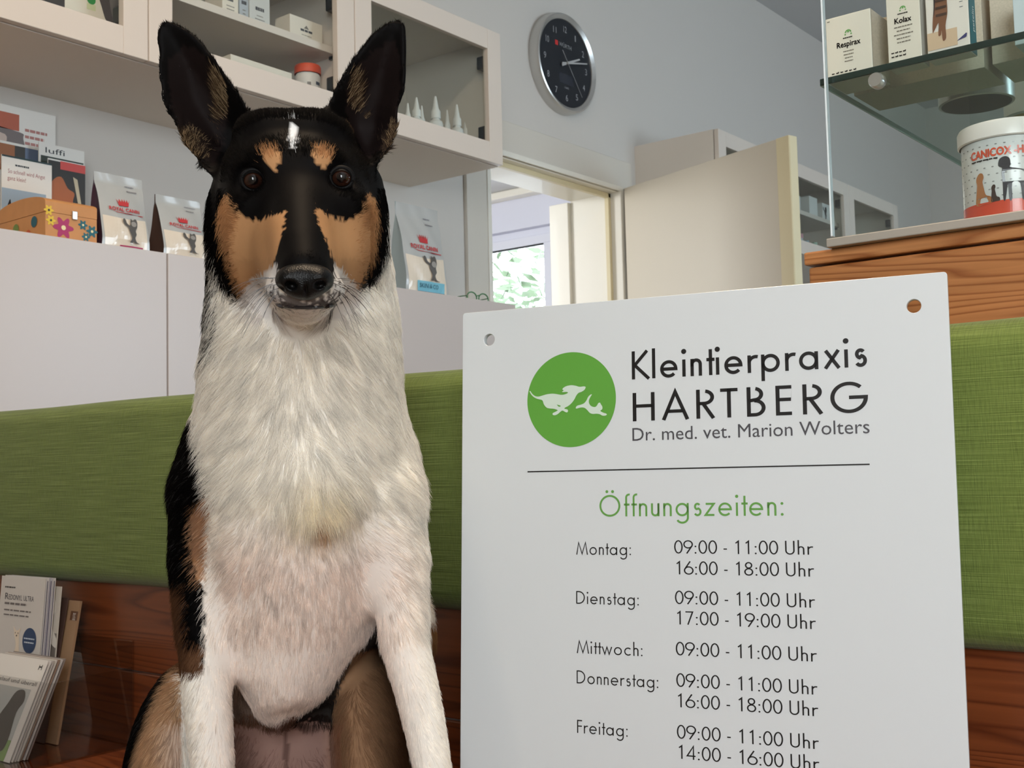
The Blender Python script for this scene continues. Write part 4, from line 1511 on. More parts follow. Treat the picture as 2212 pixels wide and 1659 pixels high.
XF = 1.112
M_cb = ink(222, 215, 200)
M_cs = mat('carton_speckled', rgb(190, 180, 163), 0.6, noise=0.25, nscale=500)
w = 0.0465
o = dbox('medicine_box', 'cream Respirax box on the glass shelf, leftmost in the display'.replace('Respirax ', ''), XF, 0.466, 0.466 - w, SZ, 0.0665, 0.046, M_cb, M_cs)
herb_mark(o, w, 0.0665, 0.0475, 0.0034)
art(o, 'maker_line', bars(w * 0.38, w * 0.62, 0.0420, 1, 0.001, 0.0011, rn), M_ink)
art(o, 'name_lettering', bold(shift(text2d('Respirax', w * 0.52, 0.0058), w * 0.24, 0.0338), 0.0002), M_ink)
art(o, 'small_print', bars(w * 0.36, w * 0.62, 0.0285, 4, 0.0034, 0.0010, rn, True), ink(120, 114, 104))
art(o, 'picture_row', little_pictures(w * 0.08, w * 0.66, 0.0085, 6, 0.0011), M_ink)
art(o, 'corner_print', rect2d(w * 0.04, w * 0.10, 0.0625, 0.0635), ink(120, 114, 104))
w = 0.0325
o = dbox('medicine_box', 'tall cream box between the leftmost box and the cat box', XF, 0.4035, 0.4035 - w, SZ, 0.092, 0.020, M_cb, ink(186, 182, 174))
herb_mark(o, w, 0.09, 0.0572, 0.0030)
art(o, 'maker_line', bars(w * 0.34, w * 0.66, 0.0520, 1, 0.001, 0.0011, rn), M_ink)
art(o, 'name_lettering', bold(shift(text2d('Kolax', w * 0.50, 0.0056), w * 0.24, 0.0436), 0.0002), M_ink)
art(o, 'small_print', bars(w * 0.20, w * 0.78, 0.0392, 5, 0.0038, 0.0011, rn, True), ink(120, 114, 104))
art(o, 'picture_row', merge2d([little_pictures(w * 0.08, w * 0.55, 0.0150, 4, 0.0011), little_pictures(w * 0.08, w * 0.55, 0.0112, 4, 0.0011)]), M_ink)
w = 0.0395
o = dbox('medicine_box', 'box with a walking tabby cat photo and teal side, in the display', XF, 0.3655, 0.3655 - w, SZ, 0.098, 0.020, ink(222, 216, 206), ink(26, 104, 118))
art(o, 'sand_ground', rect2d(0.0005, w * 0.72, 0.009, 0.026), ink(204, 178, 148))
art(o, 'cat_photo', poly([(w * 0.14, 0.080), (w * 0.20, 0.072), (w * 0.26, 0.066), (w * 0.36, 0.068), (w * 0.42, 0.074), (w * 0.46, 0.067), (w * 0.54, 0.075), (w * 0.56, 0.064), (w * 0.52, 0.056), (w * 0.52, 0.042), (w * 0.46, 0.030), (w * 0.46, 0.018), (w * 0.38, 0.016), (w * 0.36, 0.026), (w * 0.34, 0.022), (w * 0.28, 0.022), (w * 0.30, 0.034), (w * 0.20, 0.028), (w * 0.15, 0.026), (w * 0.17, 0.040), (w * 0.22, 0.058), (w * 0.16, 0.074)], 3), ink(122, 82, 58), 0.0007)
art(o, 'cat_stripes', merge2d([rect2d(w * 0.24, w * 0.50, 0.040 + 0.007 * i, 0.0425 + 0.007 * i) for i in range(4)]), ink(66, 46, 36), 0.0010)
art(o, 'tail_shadow', poly([(w * 0.10, 0.084), (w * 0.22, 0.076), (w * 0.24, 0.056), (w * 0.19, 0.040), (w * 0.21, 0.058), (w * 0.18, 0.074)], 3), ink(34, 34, 40), 0.0010)
art(o, 'icon', merge2d([disc2d(w * 0.83, 0.062, 0.0010, n=12), rect2d(w * 0.80, w * 0.88, 0.044, 0.0446), rect2d(w * 0.80, w * 0.88, 0.049, 0.0496)]), ink(70, 82, 92))
art(o, 'blue_wedge', tess([[(w * 0.70, 0.0125), (w * 0.93, 0.0145), (w * 0.95, 0.0175), (w * 0.93, 0.0185)]]), ink(58, 60, 110), 0.0007)
tv2 = shift(text2d('petelin', 0.024, 0.006), 0.006, 0)
w0 = w
print_on('side_lettering', tv2, ink(214, 228, 230), o, lambda x, z: (w0 + 0.0009, 0.013 - z, 0.016 + x))
for lb, X_, ya, yb, h_, d_, cl in (('white carton in the second row of the glass shelf, behind the leftmost box', 1.168, 0.462, 0.330, 0.075, 0.070, M_cs),
                                  ('grey carton in the second row of the glass shelf, behind the cat box', 1.166, 0.322, 0.244, 0.085, 0.074, M_cs),
                                  ('pale blue-white carton at the right edge of the photo on the glass shelf', 1.125, 0.290, 0.170, 0.050, 0.034, ink(196, 208, 212))):
    dbox('medicine_box', lb, X_, ya, yb, SZ, h_, d_, cl)
tin = thing('round_tin', 'dark-based round tin with steel rim on the rear of the glass shelf', 'tin', (1.287, 0.374, SZ))
G().lathe([(0.0365, 0), (0.0385, 0.0006), (0.0385, 0.055)], 64).done('tin_body', M_steel, tin, smooth=True)
G().lathe([(0.0355, -0.0001), (0.0355, 0.0004)], 64).done('tin_base', ink(40, 36, 34), tin)
pz = on('Z', SZ, 2196, 250)
ub = thing('tablet_jar', 'white jar with yellowish base at the right edge of the glass shelf', 'jar', (pz.x + 0.02, pz.y - 0.010, SZ))
G().lathe([(0.026, 0), (0.028, 0.002), (0.028, 0.06), (0.02, 0.066)], 40).done('jar_body', ink(206, 212, 212), ub, smooth=True)
G().lathe([(0.025, -0.0001), (0.025, 0.0005)], 40).done('jar_base', ink(176, 150, 70), ub)
G().lathe([(0.024, 0.0662), (0.024, 0.08), (0.0005, 0.0805)], 40, cap=False).done('jar_lid', ink(216, 216, 212), ub, smooth=True)

# tub standing on the counter behind the glass
tc_ = Vector((1.142, 0.3065, 1.0642))
tub = thing('supplement_tub', 'white lidded tub with dog pictures and orange-red base band, on the counter', 'tub', tc_)
TR, TH = 0.0405, 0.0765
M_tub = ink(208, 211, 208, 0.18)
G().lathe([(TR * 0.97, 0), (TR, 0.002), (TR, TH), (TR * 0.98, TH + 0.002)], 72).done('tub_body', M_tub, tub, smooth=True)
G().lathe([(TR * 1.03, TH - 0.002), (TR * 1.07, TH - 0.001), (TR * 1.07, TH + 0.011), (TR * 1.03, TH + 0.014), (TR * 0.9, TH + 0.0152), (0.0005, TH + 0.0155)], 72, cap=False).done('lid', ink(222, 220, 214, 0.3), tub, smooth=True)
A0 = math.atan2(-tc_.y, -tc_.x)                     # towards the room


def wrap(lift):
    return lambda x, z: ((TR + lift) * math.cos(A0 + x / TR), (TR + lift) * math.sin(A0 + x / TR), z)


n = 60
V = [(-0.062 + 0.124 * i / n, z) for z in (0.003, 0.0135, 0.016) for i in range(n + 1)]
F = [(j * (n + 1) + i, j * (n + 1) + i + 1, (j + 1) * (n + 1) + i + 1, (j + 1) * (n + 1) + i) for j in range(2) for i in range(n)]
print_on('base_band', (V, F), ink(198, 78, 56, 0.2), tub, wrap(0.0003))
it = []
for r_ in range(8):
    for c_ in range(16):
        it.append(disc2d(-0.058 + 0.0075 * c_ + 0.0037 * (r_ % 2), 0.0205 + 0.0068 * r_, 0.0012, 0.0006, 8))
print_on('paw_pattern', merge2d(it), ink(140, 142, 140, 0.2), tub, wrap(0.0003))
print_on('name_lettering', bold(shift(text2d('CANICOX -HD', 0.054, 0.0075, 1.0), -0.034, 0.0575), 0.0004), ink(206, 88, 62, 0.2), tub, wrap(0.0006))
print_on('small_print', bars(-0.034, -0.004, 0.0545, 1, 0.002, 0.0012, rn), M_ink, tub, wrap(0.0006))
SITD = [(0.0, 0.0), (0.02, 0.3), (0.10, 0.62), (0.06, 0.74), (0.10, 0.86), (0.28, 0.97), (0.48, 0.95), (0.54, 0.82), (0.46, 0.70), (0.52, 0.50), (0.62, 0.28), (0.90, 0.20), (0.94, 0.02), (0.5, 0.0)]
STAND = [(0.02, 0.80), (0.06, 0.95), (0.22, 1.0), (0.34, 0.94), (0.36, 0.80), (0.34, 0.74), (0.55, 0.70), (0.82, 0.64), (0.92, 0.52), (0.90, 0.34), (1.0, 0.04), (0.92, 0.0), (0.82, 0.26), (0.70, 0.36), (0.72, 0.02), (0.64, 0.0), (0.60, 0.36), (0.38, 0.38), (0.36, 0.02), (0.28, 0.0), (0.26, 0.36), (0.18, 0.02), (0.12, 0.02), (0.12, 0.42), (0.10, 0.62), (0.12, 0.74)]
print_on('dog_picture', shift(tess([smooth_closed(SITD, 3)]), -0.0305, 0.0145, 0.0165, 0.030), ink(168, 116, 78, 0.2), tub, wrap(0.0006))
print_on('dog_picture', shift(tess([smooth_closed(SITD, 3)]), -0.0155, 0.0155, 0.008, 0.016), ink(70, 58, 54, 0.2), tub, wrap(0.0006))
print_on('dog_picture', shift(tess([smooth_closed(STAND, 3)]), -0.0085, 0.0155, 0.030, 0.0400), ink(62, 62, 66, 0.2), tub, wrap(0.0006))

# --- brochure holder on the bench
M_acr = glass_mat('clear_acrylic', (0.90, 0.90, 0.90, 1), 1.3, 0.02)
HY0, HY1 = 1.585, 1.885
hold = thing('brochure_holder', 'clear acrylic brochure holder standing on the bench at the left', 'brochure holder', (0.94, 1.69, 0.44))


def hd_(g, nm, p=None):
    return g.done(nm, M_acr, p or hold, loc=-Vector(hold.location) if p is None else None)


hd_(G().box(0.868, 1.058, HY0, HY1, 0.4403, 0.4433), 'base')
hd_(G().box(1.055, 1.058, HY0, HY1, 0.4433, 0.60), 'back_plate')


def plate(pts, y0, y1):
    g = G()
    n = len(pts)
    a = [g.bm.verts.new((x, y0, z)) for x, z in pts]
    b = [g.bm.verts.new((x, y1, z)) for x, z in pts]
    g.bm.faces.new(a)
    g.bm.faces.new(b[::-1])
    for i in range(n):
        g.bm.faces.new((a[i], b[i], b[(i + 1) % n], a[(i + 1) % n]))
    return g


for y in (HY0, HY1 - 0.003):
    hd_(plate([(0.868, 0.4433), (1.055, 0.4433), (1.055, 0.56), (0.925, 0.556)], y, y + 0.003), 'side_plate')
hd_(plate([(0.872, 0.4433), (0.875, 0.4433), (0.924, 0.556), (0.921, 0.556)], HY0 + 0.003, HY1 - 0.003), 'front_lip')


def flyer(label, xb, zb, xt, zt, yr, w, m, t=0.0012, name='brochure'):
    zd = Vector((xt - xb, 0, zt - zb))
    return slab(name, label, 'brochure', (xb, yr + w, zb), YR_, zd, w, zd.length, t, m, 'brochures in the acrylic holder'), w, zd.length


FW = 0.148
fr_, w, h = flyer('frontmost white brochure with two dogs in a meadow photo, in the holder', 0.8895, 0.4445, 0.9495, 0.580, 1.640, FW, ink(214, 211, 205))
art(fr_, 'title_lettering', shift(text2d('Auslauf und überall', w * 0.84, 0.0062), w * 0.12, h * 0.74), M_ink)
art(fr_, 'cat_icon', merge2d([tess([[(w * 0.88, h * 0.90), (w * 0.885, h * 0.955), (w * 0.90, h * 0.935), (w * 0.925, h * 0.937), (w * 0.94, h * 0.957), (w * 0.945, h * 0.90), (w * 0.935, h * 0.90), (w * 0.93, h * 0.925), (w * 0.895, h * 0.922), (w * 0.89, h * 0.90)]])]), ink(60, 58, 58))
art(fr_, 'photo', rect2d(w * 0.0, w * 0.90, 0.0, h * 0.70), ink(170, 174, 172))
art(fr_, 'meadow', rect2d(w * 0.0, w * 0.90, 0.0, h * 0.20), ink(118, 150, 86), 0.0006)
art(fr_, 'dog_picture', poly([(w * 0.50, h * 0.12), (w * 0.50, h * 0.36), (w * 0.58, h * 0.52), (w * 0.66, h * 0.66), (w * 0.80, h * 0.68), (w * 0.86, h * 0.58), (w * 0.80, h * 0.46), (w * 0.84, h * 0.20), (w * 0.78, h * 0.08)], 4), ink(54, 48, 44), 0.0010)
art(fr_, 'dog_picture', poly([(w * 0.20, h * 0.10), (w * 0.18, h * 0.34), (w * 0.28, h * 0.48), (w * 0.44, h * 0.46), (w * 0.48, h * 0.30), (w * 0.44, h * 0.10)], 4), ink(92, 88, 84), 0.0010)
GS = 'white brochures stacked behind the meadow brochure'
for i in range(1, 7):
    s_ = copy_tree(fr_) if False else None
    o, _, _ = flyer('white brochure in the stack directly behind the meadow brochure', 0.8895 + 0.0042 * i, 0.4445, 0.9495 + 0.0042 * i, 0.580 - 0.0003 * (i % 3), 1.640 - 0.0006 * i, FW, ink(*((206, 202, 196), (176, 170, 164), (196, 190, 182), (142, 120, 104), (188, 184, 180), (128, 118, 112))[i - 1]), 0.0016)
    o['group'] = GS
    o['label'] = 'white brochure in the stack directly behind the meadow brochure'
rd, w, h = flyer('upright grey-white brochure with dark blue oval and small white dog, upper tier', 0.9885, 0.556, 1.000, 0.692, 1.7365, 0.132, ink(202, 197, 190))
art(rd, 'maker_line', bars(w * 0.10, w * 0.46, h * 0.865, 1, 0.01, 0.0022, rn), M_ink)
art(rd, 'name_lettering', merge2d([shift(text2d('R', 0.011, 0.0108), w * 0.12, h * 0.730), shift(text2d('EDONYL', 0.041, 0.0085), w * 0.12 + 0.0118, h * 0.730), shift(text2d('ULTRA', 0.031, 0.0085), w * 0.55, h * 0.730)]), ink(60, 58, 66))
art(rd, 'subtitle', bars(w * 0.12, w * 0.82, h * 0.672, 1, 0.004, 0.0034, rn), ink(110, 104, 102))
art(rd, 'small_print', bars(w * 0.12, w * 0.80, h * 0.60, 2, 0.0075, 0.0022, rn), ink(110, 104, 102))
ov = art(rd, 'blue_oval', disc2d(w * 0.76, h * 0.285, w * 0.155, h * 0.145, 40), ink(34, 60, 96))
art(ov, 'oval_print', bars(w * 0.64, w * 0.88, h * 0.30, 2, 0.006, 0.002, rn, True), ink(190, 200, 212), 0.0009)
art(rd, 'dog_picture', poly([(w * 0.38, h * 0.43), (w * 0.40, h * 0.36), (w * 0.42, h * 0.31), (w * 0.46, h * 0.22), (w * 0.44, h * 0.10), (w * 0.54, h * 0.10), (w * 0.53, h * 0.24), (w * 0.52, h * 0.33), (w * 0.54, h * 0.42), (w * 0.49, h * 0.385), (w * 0.43, h * 0.39)], 3), ink(222, 206, 184))
art(rd, 'dog_face', merge2d([disc2d(w * 0.435, h * 0.355, 0.0011, n=10), disc2d(w * 0.495, h * 0.355, 0.0011, n=10), disc2d(w * 0.465, h * 0.325, 0.0014, n=10)]), M_ink, 0.0008)
for i in range(1, 4):
    o, _, _ = flyer('striped-edge brochure stacked behind the oval brochure', 0.9885 + 0.003 * i, 0.556, 1.000 + 0.003 * i, 0.693, 1.7365 - 0.0045 * i, 0.132, ink(206, 202, 198) if i != 2 else ink(184, 180, 186), 0.0012)
    o['group'] = 'brochures stacked behind the oval brochure'
    G().box(0.1300, 0.1318, -0.0004, 0.0, 0.0, 0.133).done('edge_stripe', ink(60, 56, 78), o)
ca_, w, h = flyer('brochure with blurred grey cat picture sticking out behind the oval brochure', 1.002, 0.556, 1.0135, 0.6795, 1.7125, 0.09, ink(192, 186, 176))
art(ca_, 'photo', rect2d(w * 0.3, w * 0.98, 0.0, h * 0.42), ink(112, 104, 98))
art(ca_, 'photo_light', poly([(w * 0.72, h * 0.52), (w * 0.70, h * 0.36), (w * 0.98, h * 0.24), (w * 0.98, h * 0.36)], 3), ink(206, 200, 192), 0.0006)
art(ca_, 'bright_spot', disc2d(w * 0.80, h * 0.74, w * 0.10, h * 0.10, 30), ink(206, 200, 192), 0.0006)
bk, w, h = flyer('brown booklet with small white word, at the right rear of the holder', 0.990, 0.4445, 1.030, 0.657, 1.687, 0.10, ink(150, 120, 92), 0.004)
art(bk, 'dark_panel', rect2d(w * 0.80, w, h * 0.86, h * 0.925), ink(96, 66, 48))
art(bk, 'white_word', shift(text2d('DOG', 0.007, 0.012), w * 0.88, h * 0.86), ink(214, 206, 196), 0.0008)
o, w, h = flyer('dark booklet just in front of the brown booklet in the holder', 0.985, 0.4445, 1.024, 0.661, 1.712, 0.09, ink(70, 52, 46), 0.002)
o, w, h = flyer('orange leaflet between the white stack and the brown booklet', 0.9365, 0.4445, 0.976, 0.544, 1.676, 0.10, ink(196, 112, 44), 0.002)
art(o, 'dark_panel', rect2d(0, w * 0.80, 0, h * 0.9), ink(70, 66, 76))
art(o, 'grey_corner', rect2d(w * 0.62, w * 0.96, 0.004, h * 0.2), ink(150, 146, 148), 0.0008)

# ------------------------------------------------------------------ the dog
# Sculpted as one smooth-blended distance field in a frame whose axes are right, down and away from the dog's front.
rng = np.random.default_rng(7)


def cp(x, y, d):
    return np.array([(x - CX) / FPX * d, (y - CY) / FPX * d, d])


def to_world(P):
    P = np.asarray(P, float)
    Q = P.copy()
    Q[..., 1] *= -1
    return CAM + Q @ RC


def yfloor(x, d, z):                     # row at which height z is reached at that distance
    z0, z1 = at(x, 0, d).z, at(x, 1000, d).z
    return 1000.0 * (z - z0) / (z1 - z0)


H_ = 0.0032
LO = np.array([-0.445, -0.352, 0.865])
HI = np.array([-0.010, 0.500, 1.475])
NG = np.ceil((HI - LO) / H_).astype(int) + 1
AX = [LO[i] + H_ * np.arange(NG[i]) for i in range(3)]
FIELD = np.full(NG, 0.2, np.float32)


def region(lo, hi, m):
    s = []
    for i in range(3):
        a = int(max(0, math.floor((lo[i] - m - LO[i]) / H_)))
        b = int(min(NG[i], math.ceil((hi[i] + m - LO[i]) / H_) + 1))
        s.append(slice(a, max(a + 1, b)))
    s = tuple(s)
    A = AX[0][s[0]][:, None, None]
    B = AX[1][s[1]][None, :, None]
    C_ = AX[2][s[2]][None, None, :]
    return s, A, B, C_


def blend(s, d, k):
    f = FIELD[s]
    h = np.clip(0.5 + 0.5 * (f - d) / k, 0, 1)
    FIELD[s] = f * (1 - h) + d * h - k * h * (1 - h)


def carve(s, d, k):
    f = FIELD[s]
    h = np.clip(0.5 - 0.5 * (f + d) / k, 0, 1)
    FIELD[s] = f * (1 - h) - d * h + k * h * (1 - h)


def limb(pts, k=0.016):
    """Chain of tapering capsules; pts = (x, y, depth, radius in photo px at that depth)."""
    Q = [cp(x, y, d) for x, y, d, r in pts]
    rad = [r * d / FPX for x, y, d, r in pts]
    m = max(rad)
    s, A, B, C_ = region(np.min(Q, 0) - m, np.max(Q, 0) + m, 0.045)
    best = None
    for a, b, ra, rb in zip(Q, Q[1:], rad, rad[1:]):
        v = b - a
        t = np.clip(((A - a[0]) * v[0] + (B - a[1]) * v[1] + (C_ - a[2]) * v[2]) / (v @ v), 0, 1)
        q = np.sqrt((A - a[0] - t * v[0]) ** 2 + (B - a[1] - t * v[1]) ** 2 + (C_ - a[2] - t * v[2]) ** 2)
        e = q - (ra + (rb - ra) * t)
        best = e if best is None else np.minimum(best, e)
    blend(s, best.astype(np.float32), k)


def egg_d(c, r, rot=0.0, tilt=0.0, m=0.045):
    M_ = max(r)
    s, A, B, C_ = region(c - M_, c + M_, m)
    x, y, z = A - c[0], B - c[1], C_ - c[2]
    if tilt:                                  # about the right axis: +tilt brings the lower end forward
        ct, st = math.cos(tilt), math.sin(tilt)
        y, z = y * ct - z * st, y * st + z * ct
    if rot:
        cr, sr = math.cos(rot), math.sin(rot)
        x, y = x * cr + y * sr, -x * sr + y * cr
    k0 = np.sqrt((x / r[0]) ** 2 + (y / r[1]) ** 2 + (z / r[2]) ** 2)
    k1 = np.sqrt((x / r[0] ** 2) ** 2 + (y / r[1] ** 2) ** 2 + (z / r[2] ** 2) ** 2)
    return s, (k0 * (k0 - 1.0) / np.maximum(k1, 1e-6)).astype(np.float32)


def egg(x, y, d, rx, ry, rz, k=0.02, rot=0.0, tilt=0.0):
    s, e = egg_d(cp(x, y, d), (rx * d / FPX, ry * d / FPX, rz), rot, tilt)
    blend(s, e, k)


def dent(x, y, d, rx, ry, rz, k=0.01, rot=0.0):
    s, e = egg_d(cp(x, y, d), (rx * d / FPX, ry * d / FPX, rz), rot)
    carve(s, e, k)


def trunk(rows, k=0.02):
    """Body of elliptical cross-section: rows = (y, left edge, right edge, front distance, back distance)."""
    R_ = []
    for y, xl, xr, df, db in rows:
        dm = (df + db) / 2
        R_.append((y, (xl + xr) / 2, (xr - xl) / 2, dm, (db - df) / 2))
    R_ = np.array(R_)
    yy = np.array([(r[0] - CY) / FPX * r[3] for r in R_])
    ca = np.array([(r[1] - CX) / FPX * r[3] for r in R_])
    ra_ = np.array([r[2] / FPX * r[3] for r in R_])
    s, A, B, C_ = region(np.array([(ca - ra_).min(), yy.min() - 0.02, (R_[:, 3] - R_[:, 4]).min()]), np.array([(ca + ra_).max(), yy.max() + 0.02, (R_[:, 3] + R_[:, 4]).max()]), 0.03)
    bl = B[0, :, 0]

    def cub(v):
        # smooth interpolation along the body
        t = np.interp(bl, yy, np.arange(len(yy)))
        i = np.clip(t.astype(int), 0, len(yy) - 2)
        f = t - i
        p0, p1, p2, p3 = v[np.maximum(i - 1, 0)], v[i], v[i + 1], v[np.minimum(i + 2, len(v) - 1)]
        return 0.5 * (2 * p1 + (p2 - p0) * f + (2 * p0 - 5 * p1 + 4 * p2 - p3) * f ** 2 + (3 * p1 - p0 - 3 * p2 + p3) * f ** 3)
    c0, r0, c1, r1 = cub(ca), cub(ra_), cub(R_[:, 3]), cub(R_[:, 4])
    x = (A - c0[None, :, None])
    z = (C_ - c1[None, :, None])
    r0, r1 = np.maximum(r0, 0.002)[None, :, None], np.maximum(r1, 0.002)[None, :, None]
    k0 = np.sqrt((x / r0) ** 2 + (z / r1) ** 2)
    k1 = np.sqrt((x / r0 ** 2) ** 2 + (z / r1 ** 2) ** 2)
    e = k0 * (k0 - 1) / np.maximum(k1, 1e-6)
    over = np.maximum(yy[0] - bl, bl - yy[-1])[None, :, None]
    e = np.where(over > 0, np.maximum(e, over), e)
    blend(s, e.astype(np.float32), k)


# trunk: neck and breast, then the keel of the chest between the front legs, then ribs and belly behind it
trunk(((500, 500, 810, 1.075, 1.19), (560, 470, 836, 1.060, 1.21), (640, 457, 850, 1.048, 1.225), (720, 452, 856, 1.041, 1.235), (800, 442, 862, 1.036, 1.245), (880, 433, 873, 1.032, 1.26),
       (960, 420, 890, 1.028, 1.28), (1040, 410, 902, 1.026, 1.30), (1120, 415, 900, 1.031, 1.31), (1200, 428, 884, 1.042, 1.31), (1280, 446, 862, 1.056, 1.31), (1350, 466, 834, 1.069, 1.31),
       (1415, 500, 784, 1.079, 1.30), (1475, 536, 738, 1.090, 1.27), (1525, 562, 684, 1.102, 1.24), (1562, 592, 634, 1.118, 1.20)), 0.03)
limb([(648, 1160, 1.215, 196), (645, 1500, 1.280, 176), (640, 1760, 1.285, 205)], 0.03)
limb([(500, 950, 1.170, 84), (474, 1050, 1.155, 92), (455, 1200, 1.140, 74)], 0.03)
limb([(806, 985, 1.160, 62), (818, 1060, 1.150, 78), (845, 1200, 1.140, 66)], 0.03)
egg(640, 1715, 1.235, 155, 140, 0.085, 0.02)
egg(895, 1390, 1.215, 44, 100, 0.075, 0.014)
egg(670, 1062, 1.052, 84, 84, 0.022, 0.03)           # breastbone tuft
egg(690, 1122, 1.034, 26, 24, 0.008, 0.012)
# hind quarters
egg(392, 1660, 1.220, 108, 232, 0.105, 0.016, rot=0.10)
egg(806, 1640, 1.200, 80, 232, 0.105, 0.014, rot=-0.12)
# front legs
limb([(480, 1080, 1.115, 96), (448, 1200, 1.110, 74), (438, 1300, 1.100, 62), (441, 1420, 1.088, 52), (452, 1560, 1.070, 49), (463, 1680, 1.058, 45), (470, 1800, 1.050, 45), (474, 1900, 1.045, 38)], 0.024)
limb([(816, 1090, 1.115, 88), (854, 1200, 1.110, 70), (868, 1300, 1.100, 58), (874, 1390, 1.088, 52), (898, 1480, 1.076, 48), (918, 1570, 1.068, 45), (936, 1670, 1.058, 41), (950, 1800, 1.050, 43), (956, 1900, 1.045, 36)], 0.024)
SEATZ = 0.4445
for px_, d_, w_ in ((475, 1.025, 56), (957, 1.025, 54), (330, 1.10, 60), (800, 1.10, 58)):
    yb = yfloor(px_, d_, SEATZ)
    yc = yb - 40
    egg(px_, yc, d_, w_, 44, 0.048, 0.012)
    for j in (-1.5, -0.5, 0.5, 1.5):
        egg(px_ + j * w_ * 0.42, yc + 12, d_ - 0.034 + 0.004 * abs(j), w_ * 0.27, 30, 0.020, 0.004)
for px_, dd in ((360, 1.17), (800, 1.17)):           # hind pasterns down to the seat
    limb([(px_, 1780, dd + 0.02, 70), (px_ - 10, yfloor(px_, 1.12, SEATZ) - 60, 1.12, 46)], 0.016)
yb = yfloor(560, 1.36, SEATZ)
limb([(640, 1800, 1.36, 90), (560, yb - 45, 1.40, 44), (470, yb - 34, 1.43, 34)], 0.012)   # tail
# belly hollow behind the breast
dent(632, 1660, 1.10, 90, 110, 0.035, 0.03)
# armpit folds
dent(497, 1330, 1.035, 14, 46, 0.022, 0.02, rot=0.5)
dent(846, 1300, 1.035, 14, 46, 0.022, 0.02, rot=-0.6)
# head: skull, cheeks, brows, muzzle
egg(642, 390, 1.085, 160, 124, 0.082, 0.02)
egg(632, 292, 1.078, 118, 44, 0.055, 0.014)
egg(590, 300, 1.075, 66, 48, 0.05, 0.014)
egg(690, 296, 1.075, 66, 48, 0.05, 0.014)
egg(548, 505, 1.055, 74, 140, 0.052, 0.025, rot=0.10)
egg(742, 500, 1.055, 74, 140, 0.052, 0.025, rot=-0.06)
egg(484, 490, 1.105, 28, 110, 0.04, 0.02)            # ruff beside the cheeks
egg(808, 480, 1.105, 26, 105, 0.04, 0.02)
egg(590, 350, 1.013, 40, 34, 0.016, 0.02)
egg(692, 346, 1.013, 40, 34, 0.016, 0.02)
egg(560, 452, 1.020, 54, 36, 0.022, 0.02)
egg(738, 446, 1.020, 54, 36, 0.022, 0.02)
limb([(645, 395, 1.035, 74), (649, 470, 0.990, 66), (653, 540, 0.952, 58), (657, 580, 0.932, 50)], 0.02)
limb([(650, 560, 1.010, 102), (656, 615, 0.962, 70), (659, 628, 0.945, 52)], 0.02)
egg(618, 634, 0.958, 44, 30, 0.026, 0.010, rot=0.22)
egg(702, 630, 0.958, 44, 30, 0.026, 0.010, rot=-0.22)
limb([(654, 630, 1.03, 76), (660, 646, 0.984, 38), (661, 653, 0.966, 23)], 0.008)
EYES = ((547, 389, 1.0085), (738, 384, 1.0085))
for ex, ey, ed in EYES:
    dent(ex, ey, ed - 0.004, 25, 24, 0.012, 0.006)


# ears: thick cupped leaves drawn from their outline
def poly_sd(P, A, B):
    """Signed distance of grid (A, B) to a closed outline (negative inside)."""
    d = np.full(np.broadcast(A, B).shape, 1e9)
    ins = np.zeros(d.shape, bool)
    n = len(P)
    for i in range(n):
        (x0, y0), (x1, y1) = P[i], P[(i + 1) % n]
        ex, ey = x1 - x0, y1 - y0
        t = np.clip(((A - x0) * ex + (B - y0) * ey) / (ex * ex + ey * ey + 1e-18), 0, 1)
        d = np.minimum(d, (A - x0 - t * ex) ** 2 + (B - y0 - t * ey) ** 2)
        c = ((y0 > B) != (y1 > B)) & (A < ex * (B - y0) / (ey if abs(ey) > 1e-12 else 1e-12) + x0)
        ins ^= c
    d = np.sqrt(d)
    return np.where(ins, -d, d)


EAR_L = [(345, 48), (362, 43), (388, 52), (418, 72), (448, 104), (476, 142), (504, 182), (529, 220), (553, 262), (566, 320), (530, 372), (470, 386), (438, 358), (412, 328), (394, 296), (384, 276), (374, 262), (352, 218), (345, 170), (341, 120), (338, 74)]
EAR_R = [(872, 46), (878, 72), (880, 120), (879, 172), (872, 212), (862, 240), (861, 280), (852, 312), (832, 345), (800, 372), (752, 356), (716, 306), (706, 252), (717, 208), (738, 166), (768, 116), (802, 72), (836, 46), (858, 40)]
DE = 1.082
for ear, sgn in ((EAR_L, -1), (EAR_R, 1)):
    P = smooth_closed(ear, 3)
    P = [(cp(x, y, DE)[0], cp(x, y, DE)[1]) for x, y in P]
    lo = np.array([min(p[0] for p in P), min(p[1] for p in P), DE - 0.06])
    hi = np.array([max(p[0] for p in P), max(p[1] for p in P), DE + 0.06])
    s, A, B, C_ = region(lo, hi, 0.012)
    A2, B2 = np.broadcast_arrays(A[:, :, 0], B[:, :, 0])
    sd = poly_sd(P, A2, B2)
    hgt = (B2 - lo[1]) / (hi[1] - lo[1])                          # 0 tip .. 1 base
    hollow = np.clip(-sd / 0.024, 0, 1) ** 0.8 * (0.008 + 0.030 * np.clip(hgt * 1.5, 0, 1))
    mid = DE + 0.004 - 0.020 * hgt + hollow
    # outer border of the cup turns forward less than the inner border
    th = 0.0048
    dz = np.abs(C_ - mid[:, :, None]) - th * 0.3
    s3 = sd[:, :, None] + 0.0035
    d = np.sqrt(np.maximum(s3, 0) ** 2 + np.maximum(dz, 0) ** 2) + np.minimum(np.maximum(s3, dz), 0) - th * 0.7
    blend(s, d.astype(np.float32), 0.010)


